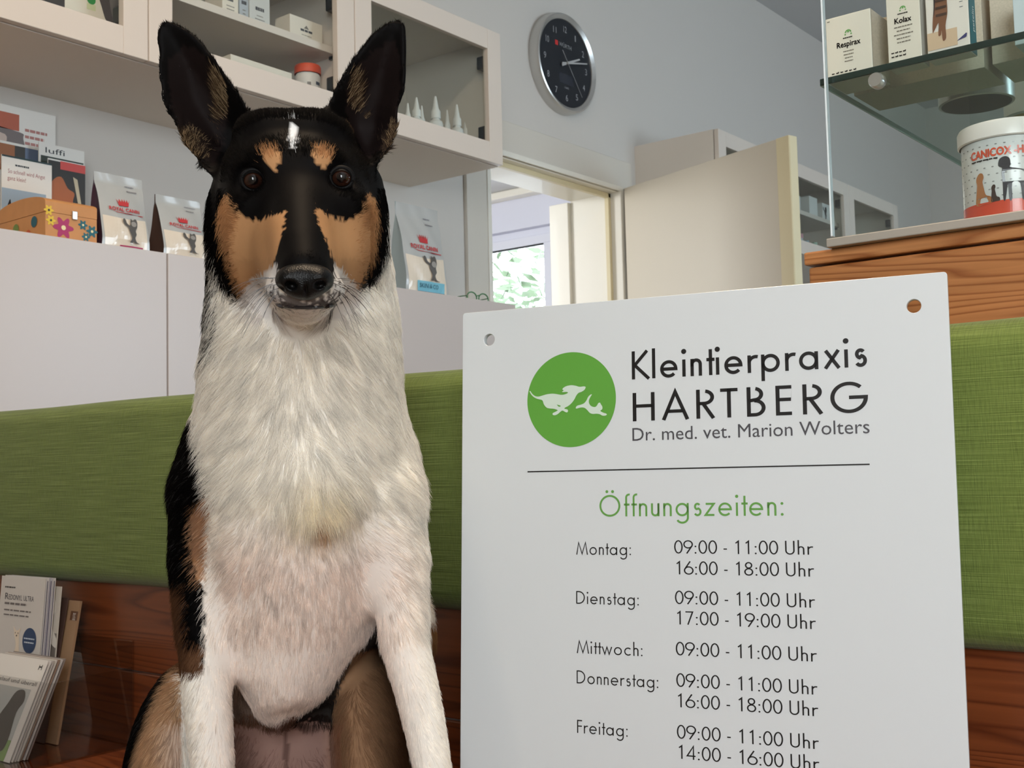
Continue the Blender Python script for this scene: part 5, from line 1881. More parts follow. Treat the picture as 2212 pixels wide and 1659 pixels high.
def surface_nets(F):
    sgn = F < 0
    n = F.shape
    c = sgn[:-1, :-1, :-1].astype(np.int8)
    cnt = np.zeros((n[0] - 1, n[1] - 1, n[2] - 1), np.int8)
    corners = [(i, j, k) for i in (0, 1) for j in (0, 1) for k in (0, 1)]
    for i, j, k in corners:
        cnt += sgn[i:n[0] - 1 + i, j:n[1] - 1 + j, k:n[2] - 1 + k]
    act = (cnt > 0) & (cnt < 8)
    idx = -np.ones(act.shape, np.int64)
    I = np.argwhere(act)
    idx[act] = np.arange(len(I))
    acc = np.zeros((len(I), 3))
    w = np.zeros(len(I))
    val = {q: F[I[:, 0] + q[0], I[:, 1] + q[1], I[:, 2] + q[2]] for q in corners}
    for a in range(3):
        for q in corners:
            if q[a] == 0:
                q2 = list(q)
                q2[a] = 1
                f0, f1 = val[q], val[tuple(q2)]
                x = (f0 < 0) != (f1 < 0)
                t = np.where(x, f0 / np.where(x, f0 - f1, 1), 0)
                p = np.array(q, float)[None, :].repeat(len(I), 0)
                p[:, a] = t
                acc[x] += p[x]
                w[x] += 1
    V = I + acc / w[:, None]
    faces = []
    for a in range(3):
        b, c_ = (a + 1) % 3, (a + 2) % 3
        s0 = [slice(None)] * 3
        s1 = [slice(None)] * 3
        s0[a], s1[a] = slice(0, n[a] - 1), slice(1, n[a])
        x = sgn[tuple(s0)] != sgn[tuple(s1)]
        E = np.argwhere(x)
        ok = (E[:, b] > 0) & (E[:, c_] > 0) & (E[:, b] < n[b] - 1) & (E[:, c_] < n[c_] - 1)
        E = E[ok]
        flip = sgn[E[:, 0], E[:, 1], E[:, 2]]
        q = []
        for db, dc in ((0, 0), (-1, 0), (-1, -1), (0, -1)):
            e = E.copy()
            e[:, b] += db
            e[:, c_] += dc
            q.append(idx[e[:, 0], e[:, 1], e[:, 2]])
        q = np.stack(q, 1)
        q[flip] = q[flip][:, ::-1]
        faces.append(q)
    return V, np.concatenate(faces)


def first_hit(x, y, d0=0.88, d1=1.4):
    """Distance at which the sight line through a photo pixel meets the sculpted body."""
    ds = np.arange(d0, d1, 0.0008)
    Pp = np.stack([(x - CX) / FPX * ds, (y - CY) / FPX * ds, ds], 1)
    q = np.clip(np.round((Pp - LO) / H_).astype(int), 0, NG - 1)
    f = FIELD[q[:, 0], q[:, 1], q[:, 2]]
    k = np.argmax(f < 0)
    if f[k] >= 0:
        return None
    if k > 0:
        t = f[k - 1] / (f[k - 1] - f[k])
        return float(ds[k - 1] + t * 0.0008)
    return float(ds[k])


BV, BF = surface_nets(FIELD)
BV = LO + BV * H_
# relax a little
E2 = np.concatenate([BF[:, [0, 1]], BF[:, [1, 2]], BF[:, [2, 3]], BF[:, [3, 0]]])
for it in range(3):
    acc = np.zeros_like(BV)
    w = np.zeros(len(BV))
    np.add.at(acc, E2[:, 0], BV[E2[:, 1]])
    np.add.at(acc, E2[:, 1], BV[E2[:, 0]])
    np.add.at(w, E2[:, 0], 1)
    np.add.at(w, E2[:, 1], 1)
    BV = 0.5 * BV + 0.5 * acc / w[:, None]
# feet and haunches flatten where they rest on the seat
_w = to_world(BV)
_w[:, 2] = np.maximum(_w[:, 2], 0.4407)
BV = (_w - CAM) @ RC.T * np.array([1, -1, 1])
# keep only the largest connected surface
lab = np.arange(len(BV))
for it in range(400):
    m = np.minimum(lab[E2[:, 0]], lab[E2[:, 1]])
    l2 = lab.copy()
    np.minimum.at(l2, E2[:, 0], m)
    np.minimum.at(l2, E2[:, 1], m)
    l2 = l2[l2]
    if (l2 == lab).all():
        break
    lab = l2
u_, c_ = np.unique(lab, return_counts=True)
big = lab == u_[np.argmax(c_)]
remap = np.cumsum(big) - 1
BF = remap[BF[big[BF].all(1)]]
BV = BV[big]


def tri_normals(V, F):
    n = np.cross(V[F[:, 2]] - V[F[:, 0]], V[F[:, 3]] - V[F[:, 1]])
    vn = np.zeros_like(V)
    for k in range(4):
        np.add.at(vn, F[:, k], n)
    return n, vn / np.maximum(np.linalg.norm(vn, axis=1), 1e-12)[:, None]


FN, VN = tri_normals(BV, BF)
cen = np.array(cp(648, 1120, 1.19))
kk = np.argmax(BV[:, 0])
if VN[np.argmin(BV[:, 2])][2] > 0:                   # nearest point must face the front
    BF = BF[:, ::-1]
    FN, VN = tri_normals(BV, BF)


# ---- coat pattern
def inside(P, x, y):
    ins = np.zeros(len(x), bool)
    n = len(P)
    for i in range(n):
        (x0, y0), (x1, y1) = P[i], P[(i + 1) % n]
        ey = y1 - y0 if abs(y1 - y0) > 1e-9 else 1e-9
        ins ^= ((y0 > y) != (y1 > y)) & (x < (x1 - x0) * (y - y0) / ey + x0)
    return ins


def C3(r, g, b):
    return np.array([lin(r), lin(g), lin(b)])


BLACK = C3(8, 6, 6)
TAN = C3(190, 142, 98)
DKTAN = C3(176, 128, 86)
WHITE = C3(250, 245, 236)
PINK = C3(243, 229, 219)
CREAM = C3(242, 230, 200)
BROWN = C3(112, 78, 54)
GREYW = C3(226, 220, 215)

TAN_L = [(473, 445), (486, 418), (497, 430), (511, 453), (531, 474), (550, 478), (575, 470), (600, 461), (616, 455), (614, 490), (600, 528), (596, 560), (580, 590), (560, 612), (545, 640), (531, 652), (514, 628), (500, 587), (484, 531), (473, 478)]
TAN_R = [(797, 415), (814, 440), (815, 476), (809, 545), (792, 590), (770, 632), (757, 618), (742, 592), (722, 567), (711, 540), (698, 504), (683, 462), (686, 448), (702, 462), (722, 471), (758, 478), (778, 462), (788, 434)]
BROW_L = [(559, 336), (572, 325), (590, 323), (603, 328), (607, 344), (600, 362), (587, 371), (576, 352)]
BROW_R = [(674, 328), (684, 319), (696, 318), (720, 330), (712, 352), (702, 369), (688, 358), (676, 342)]
BLAZE = [(624, 270), (630, 265), (638, 266), (642, 290), (639, 318), (636, 338), (633, 340), (629, 318), (623, 292)]
MUZZ = [(512, 660), (526, 628), (545, 604), (572, 588), (597, 570), (600, 600), (606, 640), (660, 650), (716, 640), (720, 600), (722, 568), (746, 590), (766, 612), (780, 636), (776, 665), (730, 690), (590, 690)]
BLACKHEAD = [(300, 0), (940, 0), (940, 300), (872, 380), (850, 440), (852, 470), (840, 500), (826, 560), (812, 600), (790, 622), (770, 634), (715, 600), (660, 640), (605, 600), (522, 660), (490, 630), (474, 598), (466, 560), (456, 520), (444, 490), (426, 450), (380, 360)]
BIB = [(531, 655), (500, 640), (470, 600), (440, 560)]
SADDLE = [(300, 880), (418, 890), (430, 950), (448, 1010), (458, 1050), (440, 1085), (416, 1110), (412, 1165), (424, 1245), (440, 1262), (444, 1385), (438, 1450), (380, 1456), (300, 1440)]
SADTAN = [(436, 1068), (459, 1078), (454, 1132), (447, 1204), (442, 1258), (424, 1250), (412, 1180), (414, 1116)]
SADBRN = [(340, 1250), (398, 1262), (404, 1330), (402, 1385), (440, 1390), (436, 1456), (360, 1456)]
CHESTP = [(500, 1130), (560, 1080), (640, 1130), (740, 1130), (810, 1085), (850, 1150), (860, 1290), (850, 1380), (760, 1480), (610, 1570), (540, 1480), (500, 1400), (490, 1250)]
EARIN_L = [(360, 130), (402, 96), (452, 130), (488, 190), (494, 250), (482, 310), (462, 360), (420, 330), (390, 280), (372, 230)]
EARIN_R = [(866, 130), (848, 84), (806, 110), (768, 150), (748, 190), (748, 250), (766, 300), (790, 345), (836, 320), (856, 270), (862, 210)]
EARHAIR_L = [(468, 150), (494, 190), (500, 240), (490, 300), (470, 322), (462, 290), (474, 250), (470, 200)]
EARHAIR_R = [(752, 160), (770, 180), (776, 230), (786, 262), (790, 300), (772, 300), (752, 270), (744, 220)]
EARTUFT_L = [(386, 290), (420, 280), (446, 310), (452, 350), (428, 345), (400, 318)]
EARTUFT_R = [(820, 290), (850, 268), (862, 285), (852, 318), (826, 345), (812, 330)]


def coat(P, N, jit):
    """Coat colour at points P (dog frame) with normals N; jit blurs the borders like mixed hairs."""
    d = P[:, 2]
    x = P[:, 0] / d * FPX + CX
    y = P[:, 1] / d * FPX + CY
    n = len(x)
    x = x + rng.normal(0, 1, n) * jit
    y = y + rng.normal(0, 1, n) * jit * 1.4
    c = np.tile(WHITE, (n, 1))

    def fill(mask, col, amount=1.0):
        if np.isscalar(amount):
            c[mask] = c[mask] * (1 - amount) + col * amount
        else:
            a = amount[mask][:, None]
            c[mask] = c[mask] * (1 - a) + col * a
    front = N[:, 2] < 0.25
    # breast and inner legs: thin pinkish coat
    w = np.clip((y - 1090) / 130, 0, 1) * np.clip((262 - np.abs(x - 668)) / 90, 0, 1) * 0.85
    fill(y > 1080, PINK, w)
    cr = np.exp(-(((x - 690) / 62) ** 2 + ((y - 1095) / 62) ** 2))
    fill(cr > 0.02, CREAM, cr * 0.8)
    op = np.exp(-(((x - 694) / 16) ** 2 + ((y - 1140) / 26) ** 2))
    fill(op > 0.05, C3(196, 150, 96), op * 0.8)
    # back of the trunk: black saddle
    back = (N[:, 2] > 0.15) & (y > 880) & (y < 1900)
    fill(back, BLACK)
    nape = (N[:, 2] > 0.5) & (y <= 880)
    fill(nape, BLACK, 0.9)
    fill(inside(SADDLE, x, y), BLACK)
    fill(inside(SADBRN, x, y), BROWN, 0.75)
    fill(inside(SADTAN, x, y), DKTAN, 0.9)
    # hind quarters
    hq = ((x < 392) & (y > 1440)) & (d > 1.10)
    fill(hq, C3(184, 148, 114))
    fill(hq & (x > 330) & (y > 1560), PINK, np.clip((x - 330) / 80, 0, 1) * 0.6)
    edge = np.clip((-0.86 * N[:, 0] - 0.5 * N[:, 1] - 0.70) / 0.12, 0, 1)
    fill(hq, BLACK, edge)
    hr = (x > 724 + np.maximum(0, 1500 - y) * 0.5) & (y > 1400) & (d > 1.088) & (x > 722) & (x < 905) & (N[:, 2] < 0.4) & ~((d < 1.115) & (x > 846))
    fill(hr, C3(146, 112, 84))
    fill(hr & (x > 800), BROWN * 0.55, np.clip((x - 800) / 60, 0, 1))
    fill((y > 1330) & (y < 1480) & (d > 1.12) & (x > 900), DKTAN * 0.8)
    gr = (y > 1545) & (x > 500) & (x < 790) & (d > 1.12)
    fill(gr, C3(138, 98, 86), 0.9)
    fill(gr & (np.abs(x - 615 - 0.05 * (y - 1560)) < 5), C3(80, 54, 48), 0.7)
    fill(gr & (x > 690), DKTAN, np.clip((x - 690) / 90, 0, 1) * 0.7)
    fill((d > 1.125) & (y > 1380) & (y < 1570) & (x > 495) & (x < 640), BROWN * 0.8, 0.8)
    fill((d > 1.13) & (y > 1340) & (y < 1560) & (x >= 640) & (x < 830) & ~hr, BLACK, 0.95)  # dark gap behind the breast: its shade put into the coat as black
    # head
    hd = (y < 700) & inside(BLACKHEAD, x, y)
    fill(hd, BLACK)
    fill(hd & (N[:, 2] > 0.5), BLACK)
    lf = (y > 520) & (y < 800) & (x < 478)
    fill(lf & (rng.random(n) < np.clip((478 - x) / 42, 0, 0.8) * np.clip((800 - y) / 110, 0, 1)), BLACK)
    fill((y > 420) & (y < 600) & (x < 462) & (rng.random(n) < 0.6), BLACK)
    rf = (y > 440) & (y < 700) & (x > 838)
    fill(rf, WHITE)
    fill((y > 400) & (y < 520) & (x > 846) & (rng.random(n) < np.clip((872 - x) / 40, 0, 0.5)), BLACK)
    fill(inside(TAN_L, x, y) & (N[:, 2] < 0.4), TAN)
    fill(inside(TAN_R, x, y) & (N[:, 2] < 0.4), TAN)
    fill(inside(BROW_L, x, y), TAN)
    fill(inside(BROW_R, x, y), TAN)
    fill(inside(BLAZE, x, y), C3(232, 234, 236))
    if jit > 3:
        fill(inside([(638, 430), (646, 428), (655, 500), (653, 525), (645, 505)], x, y) & (rng.random(n) < 0.20), C3(150, 150, 150))
    mz = inside(MUZZ, x, y) & front
    fill(mz, GREYW, 0.92)
    fill(mz & (rng.random(n) < np.exp(-((np.abs(np.abs(x - 660) - 52) / 26) ** 2 + ((y - 632) / 20) ** 2)) * 0.6 * (y < 658)), C3(70, 60, 60))
    lips = (np.abs(y - 662 + 0.0012 * (x - 660) ** 2) < 7) & (np.abs(x - 661) < 66)
    fill(lips & (N[:, 2] < 0.6), C3(40, 32, 33), 0.8)
    ul = (np.abs(x - 661) < 60) & (y > 634) & (y < 663) & front
    fill(ul & (rng.random(n) < 0.8), C3(74, 66, 65), 0.85)
    chin = (y > 667) & (y < 705) & (np.abs(x - 661) < 80) & (d < 1.02)
    fill(chin, C3(226, 218, 208))
    tn_ = (inside(TAN_L, x, y) | inside(TAN_R, x, y)) & (y < 660)
    c[tn_] *= (0.90 + 0.16 * np.sin(x / 31 + y / 57) * np.sin(y / 43 - x / 71) - 0.10 * (y > 560))[tn_][:, None]
    # ears
    for Pn, cl, am in ((EARIN_L, C3(28, 20, 19), 0.85), (EARIN_R, C3(28, 20, 19), 0.85), (EARHAIR_L, C3(92, 72, 52), 0.8), (EARHAIR_R, C3(92, 72, 52), 0.8), (EARTUFT_L, C3(84, 68, 54), 0.7), (EARTUFT_R, C3(96, 78, 64), 0.7)):
        if am < 0.85 and jit < 3:
            continue
        mk = inside(Pn, x, y) & (N[:, 2] < 0.3) & (d > 1.045)
        fill(mk, cl, am)
    return c


dog = thing('dog', 'black, tan and white prick-eared dog sitting upright on the bench beside the sign', 'dog', to_world(np.array(cp(640, yfloor(640, 1.15, SEATZ), 1.15))))
DOFF = -Vector(dog.location)


def dog_part(name, V, F, m, parent=None, smooth=True):
    return mesh_obj(name, to_world(V), F, m, parent or dog, smooth, loc=DOFF if parent is None else None)


def coat_material(name, translucent, gain=1.0):
    m = bpy.data.materials.new(name)
    m.use_nodes = True
    nt = m.node_tree
    b = nt.nodes['Principled BSDF']
    b.inputs['Roughness'].default_value = 0.6
    _sock(b, 'Specular IOR Level', 0.07)
    a = nt.nodes.new('ShaderNodeAttribute')
    a.attribute_name = 'fur_color'
    nt.links.new(a.outputs['Color'], b.inputs['Base Color'])
    if translucent:
        t = nt.nodes.new('ShaderNodeBsdfTranslucent')
        nt.links.new(a.outputs['Color'], t.inputs['Color'])
        mx = nt.nodes.new('ShaderNodeMixShader')
        mx.inputs[0].default_value = translucent
        nt.links.new(b.outputs[0], mx.inputs[1])
        nt.links.new(t.outputs[0], mx.inputs[2])
        nt.links.new(mx.outputs[0], nt.nodes['Material Output'].inputs['Surface'])
    return m


M_skin = coat_material('dog_coat_skin', 0)
M_fur = coat_material('dog_fur', 0.42)
body = dog_part('body', BV, BF[:, ::-1], M_skin)
ca = body.data.color_attributes.new('fur_color', 'FLOAT_COLOR', 'POINT')
cc_ = np.ones((len(BV), 4), np.float32)
cc_[:, :3] = coat(BV, VN, 2.0) * 0.9
ca.data.foreach_set('color', cc_.ravel())

# ---- fur: short strands grown from the body
NS = 380000
T1 = np.concatenate([BF[:, [0, 1, 2]], BF[:, [0, 2, 3]]])
ctr = BV[T1].mean(1)
tn = np.cross(BV[T1[:, 1]] - BV[T1[:, 0]], BV[T1[:, 2]] - BV[T1[:, 0]])
area = np.linalg.norm(tn, axis=1) / 2
nz = VN[T1].mean(1)[:, 2]
ty = ctr[:, 1] / ctr[:, 2] * FPX + CY
wgt = area * np.where(nz > 0.3, 0.22, 1.0) * np.where(ty < 680, 2.2, 1.0) * np.where(ty > 1720, 0.15, 1.0)
pick = rng.choice(len(T1), NS, p=wgt / wgt.sum())
r1, r2 = rng.random(NS), rng.random(NS)
fl = r1 + r2 > 1
r1[fl], r2[fl] = 1 - r1[fl], 1 - r2[fl]
tv = T1[pick]
RP = BV[tv[:, 0]] + (BV[tv[:, 1]] - BV[tv[:, 0]]) * r1[:, None] + (BV[tv[:, 2]] - BV[tv[:, 0]]) * r2[:, None]
RN = VN[tv[:, 0]] * (1 - r1 - r2)[:, None] + VN[tv[:, 1]] * r1[:, None] + VN[tv[:, 2]] * r2[:, None]
RN /= np.linalg.norm(RN, axis=1)[:, None]
X = RP[:, 0] / RP[:, 2] * FPX + CX
Y = RP[:, 1] / RP[:, 2] * FPX + CY
# keep the eyes, nose and lips clear
clear = np.ones(NS, bool)
for ex, ey, ed in EYES:
    clear &= ~((((X - ex) / 26) ** 2 + ((Y - ey) / 25) ** 2 < 1) & (RP[:, 2] < 1.03))
clear &= ~((np.abs(Y - 664 + 0.0011 * (X - 661) ** 2) < 5) & (np.abs(X - 661) < 66) & (RP[:, 2] < 1.02))
clear &= ~((np.abs(X - 658) < 60 - np.maximum(0, Y - 610) * 0.55) & (Y > 572) & (Y < 648) & (RP[:, 2] < 0.955))
RP, RN, X, Y = RP[clear], RN[clear], X[clear], Y[clear]
NS = len(RP)
flow = np.zeros((NS, 3))
flow[:, 1] = 1.0
flow[:, 0] = np.clip((X - 648) / 500, -0.5, 0.5)
flow[:, 2] = 0.25
headm = (Y < 660) & (X > 440) & (X < 860)
nose = cp(658, 590, 0.93)
away = RP - nose
away /= np.linalg.norm(away, axis=1)[:, None]
flow[headm] = away[headm]
earm = (Y < 265) | ((Y < 345) & ((X < 452) | (X > 838)))
earm &= RP[:, 2] > 1.045
eb = np.where(X < 640, 490, 790)
flow[earm] = np.stack([(X - eb)[earm] / 400.0, -np.ones(earm.sum()), np.zeros(earm.sum())], 1)
inL = inside(EARHAIR_L, X, Y) | inside(EARTUFT_L, X, Y)
inR = inside(EARHAIR_R, X, Y) | inside(EARTUFT_R, X, Y)
flow[inL & earm] = (-0.7, -0.6, -0.25)
flow[inR & earm] = (0.7, -0.6, -0.25)
tuL = inside(EARTUFT_L, X, Y) & earm
tuR = inside(EARTUFT_R, X, Y) & earm
flow[tuL] = (0.5, -0.8, -0.25)
flow[tuR] = (-0.5, -0.8, -0.25)
sidel = (Y > 400) & (Y < 900) & (np.abs(X - 648) > 150) & ~earm
flow[sidel] = np.stack([np.sign(X[sidel] - 648) * 0.75, np.full(sidel.sum(), 0.8), np.full(sidel.sum(), 0.5)], 1)
low = (Y > 1110) & (Y < 1600)
sw = np.clip((X - 660) / 160, -1, 1)
flow[low, 0] += 0.55 * sw[low] * np.clip((1330 - Y[low]) / 200, -0.2, 1)
neck = (Y > 660) & (Y < 1110) & ~headm
sx = np.clip((X - 650) / 190, -1, 1)
flow[neck] = np.stack([sx[neck] * 1.05, np.full(neck.sum(), 0.85), 0.25 + 0.3 * np.abs(sx[neck])], 1)
shd = (Y >= 1110) & (Y < 1400) & (np.abs(X - 650) > 130)
flow[shd, 0] += np.sign(X[shd] - 650) * 0.7 * np.clip((1400 - Y[shd]) / 250, 0, 1)
# locks: neighbouring hairs lean and shade together
cell = np.floor(RP / np.array([0.0045, 0.0085, 0.0085])).astype(np.int64)
key = (cell[:, 0] * 73856093) ^ (cell[:, 1] * 19349663) ^ (cell[:, 2] * 83492791)
_, lock = np.unique(key, return_inverse=True)
lock = lock.ravel()
lk = rng.normal(0, 1, (lock.max() + 1, 4))
flow += lk[lock, :3] * np.where(headm, 0.06, np.where(Y > 1090, 0.11, 0.17))[:, None]
flow += rng.normal(0, 0.09, (NS, 3))
tang = flow - (flow * RN).sum(1)[:, None] * RN
tang /= np.maximum(np.linalg.norm(tang, axis=1), 1e-6)[:, None]
Ln = np.full(NS, 0.016)
Ln[Y > 1380] = 0.010
Ln[(Y > 1440) & (RP[:, 2] > 1.11)] = 0.013
Ln[(Y > 660) & (Y < 1080)] = 0.024
Ln[(Y >= 1080) & (Y < 1380)] = 0.015
dn = np.linalg.norm(RP - cp(658, 600, 0.95), axis=1)
Ln[headm] = np.clip(0.003 + 0.055 * dn[headm], 0.003, 0.011)
Ln[sidel] = np.clip(0.010 + (np.abs(X[sidel] - 648) - 150) / 60 * 0.016, 0.01, 0.026)
Ln[sidel] *= np.clip(0.35 + (Y[sidel] - 400) / 260, 0.35, 1)
Ln[sidel & (Y > 780)] = 0.018
Ln[earm] = 0.0045
Ln[(inL | inR) & earm] = 0.015
Ln[tuL | tuR] = 0.009
Ln[(Y > 330) & (Y < 410) & (np.abs(X - 645) > 165)] = 0.006
tuft = np.exp(-(((X - 690) / 70) ** 2 + ((Y - 1090) / 60) ** 2))
Ln += 0.008 * tuft
chn = (Y > 655) & (Y < 700) & (np.abs(X - 661) < 70) & (RP[:, 2] < 1.03)
Ln[chn] = 0.005
flow_c = 1
lift = np.full(NS, 0.30)
lift[headm] = 0.20
lift[sidel] = 0.42
lift[earm] = 0.30
col = coat(RP, RN, 3.6)
col *= np.clip(1.0 + rng.normal(0, 0.12, NS) + 0.07 * lk[lock, 3], 0.6, 1.35)[:, None]
hl = rng.random(NS)
pick_l = (inL | inR) & earm & (hl < 0.28)
col[pick_l] = C3(176, 150, 116)
dark = (col.max(1) < 0.02)
col[dark & (rng.random(NS) < 0.05) & ~headm] += 0.06
Ln *= rng.uniform(0.65, 1.25, NS)
K = 4
PT = np.zeros((NS, K, 3))
cur = RP - RN * 0.0008
PT[:, 0] = cur
curl = rng.normal(0, 0.10, (NS, 3))
for k in range(1, K):
    a = lift * (1.15 - 0.45 * k)
    dvec = tang + RN * a[:, None] + curl * (k / K)
    dvec[:, 1] += 0.10 * k / K * (~earm)
    dvec /= np.linalg.norm(dvec, axis=1)[:, None]
    cur = cur + dvec * (Ln / (K - 1))[:, None]
    PT[:, k] = cur
hc = bpy.data.hair_curves.new('fur')
hc.add_curves([K] * NS)
hc.attributes['position'].data.foreach_set('vector', to_world(PT.reshape(-1, 3)).astype(np.float32).ravel())
ra = hc.attributes.get('radius') or hc.attributes.new('radius', 'FLOAT', 'POINT')
prof = np.array([1.0, 0.9, 0.65, 0.15], np.float32) * 0.00016
ra.data.foreach_set('value', np.tile(prof, NS))
fa = hc.attributes.new('fur_color', 'FLOAT_COLOR', 'CURVE')
c4 = np.ones((NS, 4), np.float32)
c4[:, :3] = col
fa.data.foreach_set('color', c4.ravel())
hc.materials.append(M_fur)
fur = put('fur', hc, dog, DOFF)

# ---- eyes
M_eye = bpy.data.materials.new('dog_eye')
M_eye.use_nodes = True
_nt = M_eye.node_tree
_b = _nt.nodes['Principled BSDF']
_b.inputs['Roughness'].default_value = 0.03
_sock(_b, 'Coat Weight', 0.2)
_sock(_b, 'Specular IOR Level', 0.4)
_tc = _nt.nodes.new('ShaderNodeAttribute')
_tc.attribute_name = 'iris'
_rp = _nt.nodes.new('ShaderNodeValToRGB')
_e = _rp.color_ramp.elements
_e[0].position, _e[0].color = 0.0, (0.002, 0.002, 0.002, 1)
_e[1].position, _e[1].color = 1.0, (0.006, 0.004, 0.004, 1)
for _p, _c in ((0.42, (0.003, 0.002, 0.002, 1)), (0.48, (0.022, 0.008, 0.005, 1)), (0.80, (0.030, 0.011, 0.006, 1)), (0.88, (0.008, 0.005, 0.004, 1))):
    _q = _e.new(_p)
    _q.color = _c
_nt.links.new(_tc.outputs['Fac'], _rp.inputs['Fac'])
_nt.links.new(_rp.outputs['Color'], _b.inputs['Base Color'])
M_lid = mat('eyelid_skin', rgb(9, 7, 7), 0.6, spec=0.15)
for ex, ey, ed in EYES:
    R0 = 0.0100
    c = cp(ex, ey, ed + 0.0035)
    V, F = [], []
    nu, nv = 40, 26
    iris = []
    ax = -c / np.linalg.norm(c)
    t1 = np.cross(ax, (0, 1, 0))
    t1 /= np.linalg.norm(t1)
    t2 = np.cross(ax, t1)
    for j in range(nv + 1):
        th = math.pi * j / nv
        bulge = 1.0 + 0.07 * math.exp(-(th / 0.42) ** 2)
        for i in range(nu):
            ph = 2 * math.pi * i / nu
            V.append(c + R0 * bulge * (math.cos(th) * ax + math.sin(th) * (math.cos(ph) * t1 + math.sin(ph) * t2)))
            iris.append(min(1.0, math.sin(th) / 0.92) if th < math.pi / 2 else 1.0)
    for j in range(nv):
        for i in range(nu):
            F.append((j * nu + i, j * nu + (i + 1) % nu, (j + 1) * nu + (i + 1) % nu, (j + 1) * nu + i))
    eo = dog_part('eye', np.array(V), F, M_eye)
    at_ = eo.data.attributes.new('iris', 'FLOAT', 'POINT')
    at_.data.foreach_set('value', np.array(iris, np.float32))
    # lids: a slightly larger shell with an almond opening
    LV, LF, LI = [], [], {}
    nr_, ns_ = 14, 40
    for j in range(nr_):
        q = j / (nr_ - 1)
        for i in range(ns_):
            ph = 2 * math.pi * i / ns_
            oa, ob = 0.0080 * math.cos(ph), 0.0066 * math.sin(ph) - 0.0004
            ra2 = math.hypot(oa, ob) * (1 - q) + 0.0103 * q
            hz = math.sqrt(max(0.0, (R0 * 1.045) ** 2 - ra2 ** 2)) if ra2 < R0 * 1.045 else 0.0
            pa = math.atan2(ob, oa)
            LV.append(c + ax * (hz + 0.0007 * (1 - q)) + (math.cos(pa) * t1 + math.sin(pa) * t2) * ra2)
    for j in range(nr_ - 1):
        for i in range(ns_):
            LF.append((j * ns_ + i, j * ns_ + (i + 1) % ns_, (j + 1) * ns_ + (i + 1) % ns_, (j + 1) * ns_ + i))
    dog_part('eyelid_skin', np.array(LV), LF, M_lid)
    ring = [to_world(c + ax * 0.0055 + 0.0093 * (math.cos(a) * t1 * 1.03 + math.sin(a) * t2 * 0.95)) for a in np.linspace(0, 2 * math.pi, 33)[:-1]]
    gr_ = G()
    gr_.tube(ring + ring[:1], 0.0019, 10, cap=False)
    gr_.done('eyelid', M_lid, dog, smooth=True, loc=DOFF)

# ---- nose leather
nd = 0.9175
hh = 0.0009
nlo = cp(590, 560, nd) - np.array([0, 0, 0.03])
nhi = cp(727, 660, nd) + np.array([0, 0, 0.035])
ng = np.ceil((nhi - nlo) / hh).astype(int)
gx, gy, gz = [nlo[i] + hh * np.arange(ng[i]) for i in range(3)]
gx, gy, gz = gx[:, None, None], gy[None, :, None], gz[None, None, :]


def ne(x, y, d, rx, ry, rz, rot=0.0):
    c = cp(x, y, d)
    a, b, z = gx - c[0], gy - c[1], gz - c[2]
    if rot:
        a, b = a * math.cos(rot) + b * math.sin(rot), -a * math.sin(rot) + b * math.cos(rot)
    r = (rx * d / FPX, ry * d / FPX, rz)
    k0 = np.sqrt((a / r[0]) ** 2 + (b / r[1]) ** 2 + (z / r[2]) ** 2)
    k1 = np.sqrt((a / r[0] ** 2) ** 2 + (b / r[1] ** 2) ** 2 + (z / r[2] ** 2) ** 2)
    return k0 * (k0 - 1) / np.maximum(k1, 1e-6)


def smin(a, b, k):
    h = np.clip(0.5 + 0.5 * (a - b) / k, 0, 1)
    return a * (1 - h) + b * h - k * h * (1 - h)


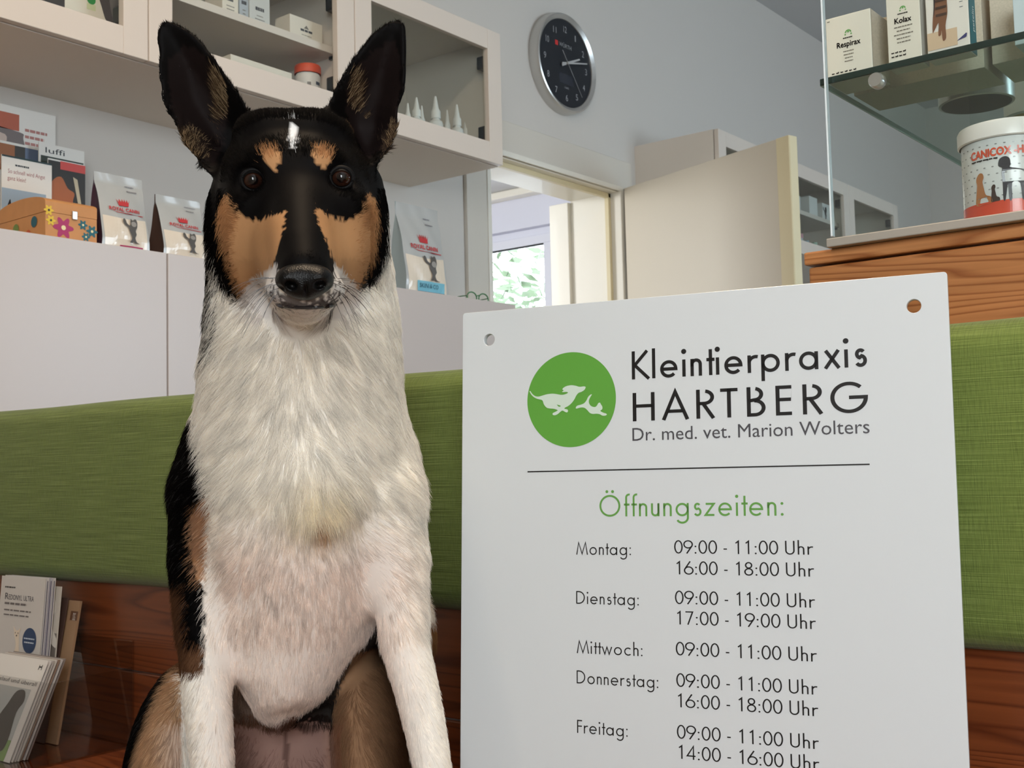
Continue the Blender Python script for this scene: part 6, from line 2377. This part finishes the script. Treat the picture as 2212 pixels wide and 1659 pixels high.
nf = ne(658, 600, nd + 0.004, 54, 32, 0.017)
nf = smin(nf, ne(624, 606, nd, 28, 26, 0.014), 0.006)
nf = smin(nf, ne(692, 605, nd, 28, 26, 0.014), 0.006)
nf = smin(nf, ne(659, 624, nd + 0.002, 32, 24, 0.013), 0.008)
for q in (ne(628, 616, nd - 0.013, 14, 9, 0.009, 0.35), ne(690, 615, nd - 0.013, 14, 9, 0.009, -0.35), ne(606, 622, nd - 0.006, 10, 6, 0.008, 0.5), ne(712, 620, nd - 0.006, 10, 6, 0.008, -0.5), ne(660, 636, nd - 0.013, 3, 20, 0.006)):
    nf = -smin(-nf, q, 0.0025)
NV, NF = surface_nets(nf.astype(np.float32))
NV = nlo + NV * hh
_, nn = tri_normals(NV, NF)
if nn[np.argmin(NV[:, 2])][2] > 0:
    NF = NF[:, ::-1]
M_nose = mat('nose_leather', rgb(7, 6, 6), 0.38, spec=0.35, bump=0.25, bscale=900)
M_nose.node_tree.nodes['Principled BSDF'].inputs['Specular IOR Level'].default_value = 0.22
dog_part('nose', NV, NF[:, ::-1], M_nose)

# ---- mouth line and whiskers
pts = []
for x in np.linspace(598, 726, 25):
    y = 664 - 0.0011 * (x - 661) ** 2
    h = first_hit(x, y)
    if h and h < 1.02:
        pts.append(to_world(cp(x, y, h + 0.0004)))
if len(pts) > 4:
    gm = G()
    gm.tube(pts, [0.0006] + [0.0016] * (len(pts) - 2) + [0.0006], 8)
    gm.done('lips', mat('lip_skin', rgb(30, 22, 23), 0.4), dog, smooth=True, loc=DOFF)
M_whisk = mat('whisker_dark', rgb(24, 20, 20), 0.4)
gw = G()
for side in (-1, 1):
    for k in range(15):
        bx = 660 + side * (58 + 12 * (k % 4) + rng.uniform(-4, 4))
        by = 602 + 9 * (k // 3) + rng.uniform(-4, 4)
        h = first_hit(bx, by)
        if not h:
            continue
        p0 = np.array(cp(bx, by, h))
        L = rng.uniform(0.022, 0.045)
        d0 = np.array([side * (0.9 - 0.10 * (k // 3)), -0.05 + 0.16 * (k // 3) + rng.uniform(-0.15, 0.15), -0.25])
        ps = []
        for t in np.linspace(0, 1, 7):
            ps.append(to_world(p0 + d0 * L * t + np.array([0, 0.016 * t * t, 0.004 * t])))
        gw.tube(ps, [0.00026 * (1 - 0.75 * t) for t in np.linspace(0, 1, 7)], 5)
wh = gw.done('whiskers', M_whisk, dog, loc=DOFF)
wh['kind'] = 'stuff'
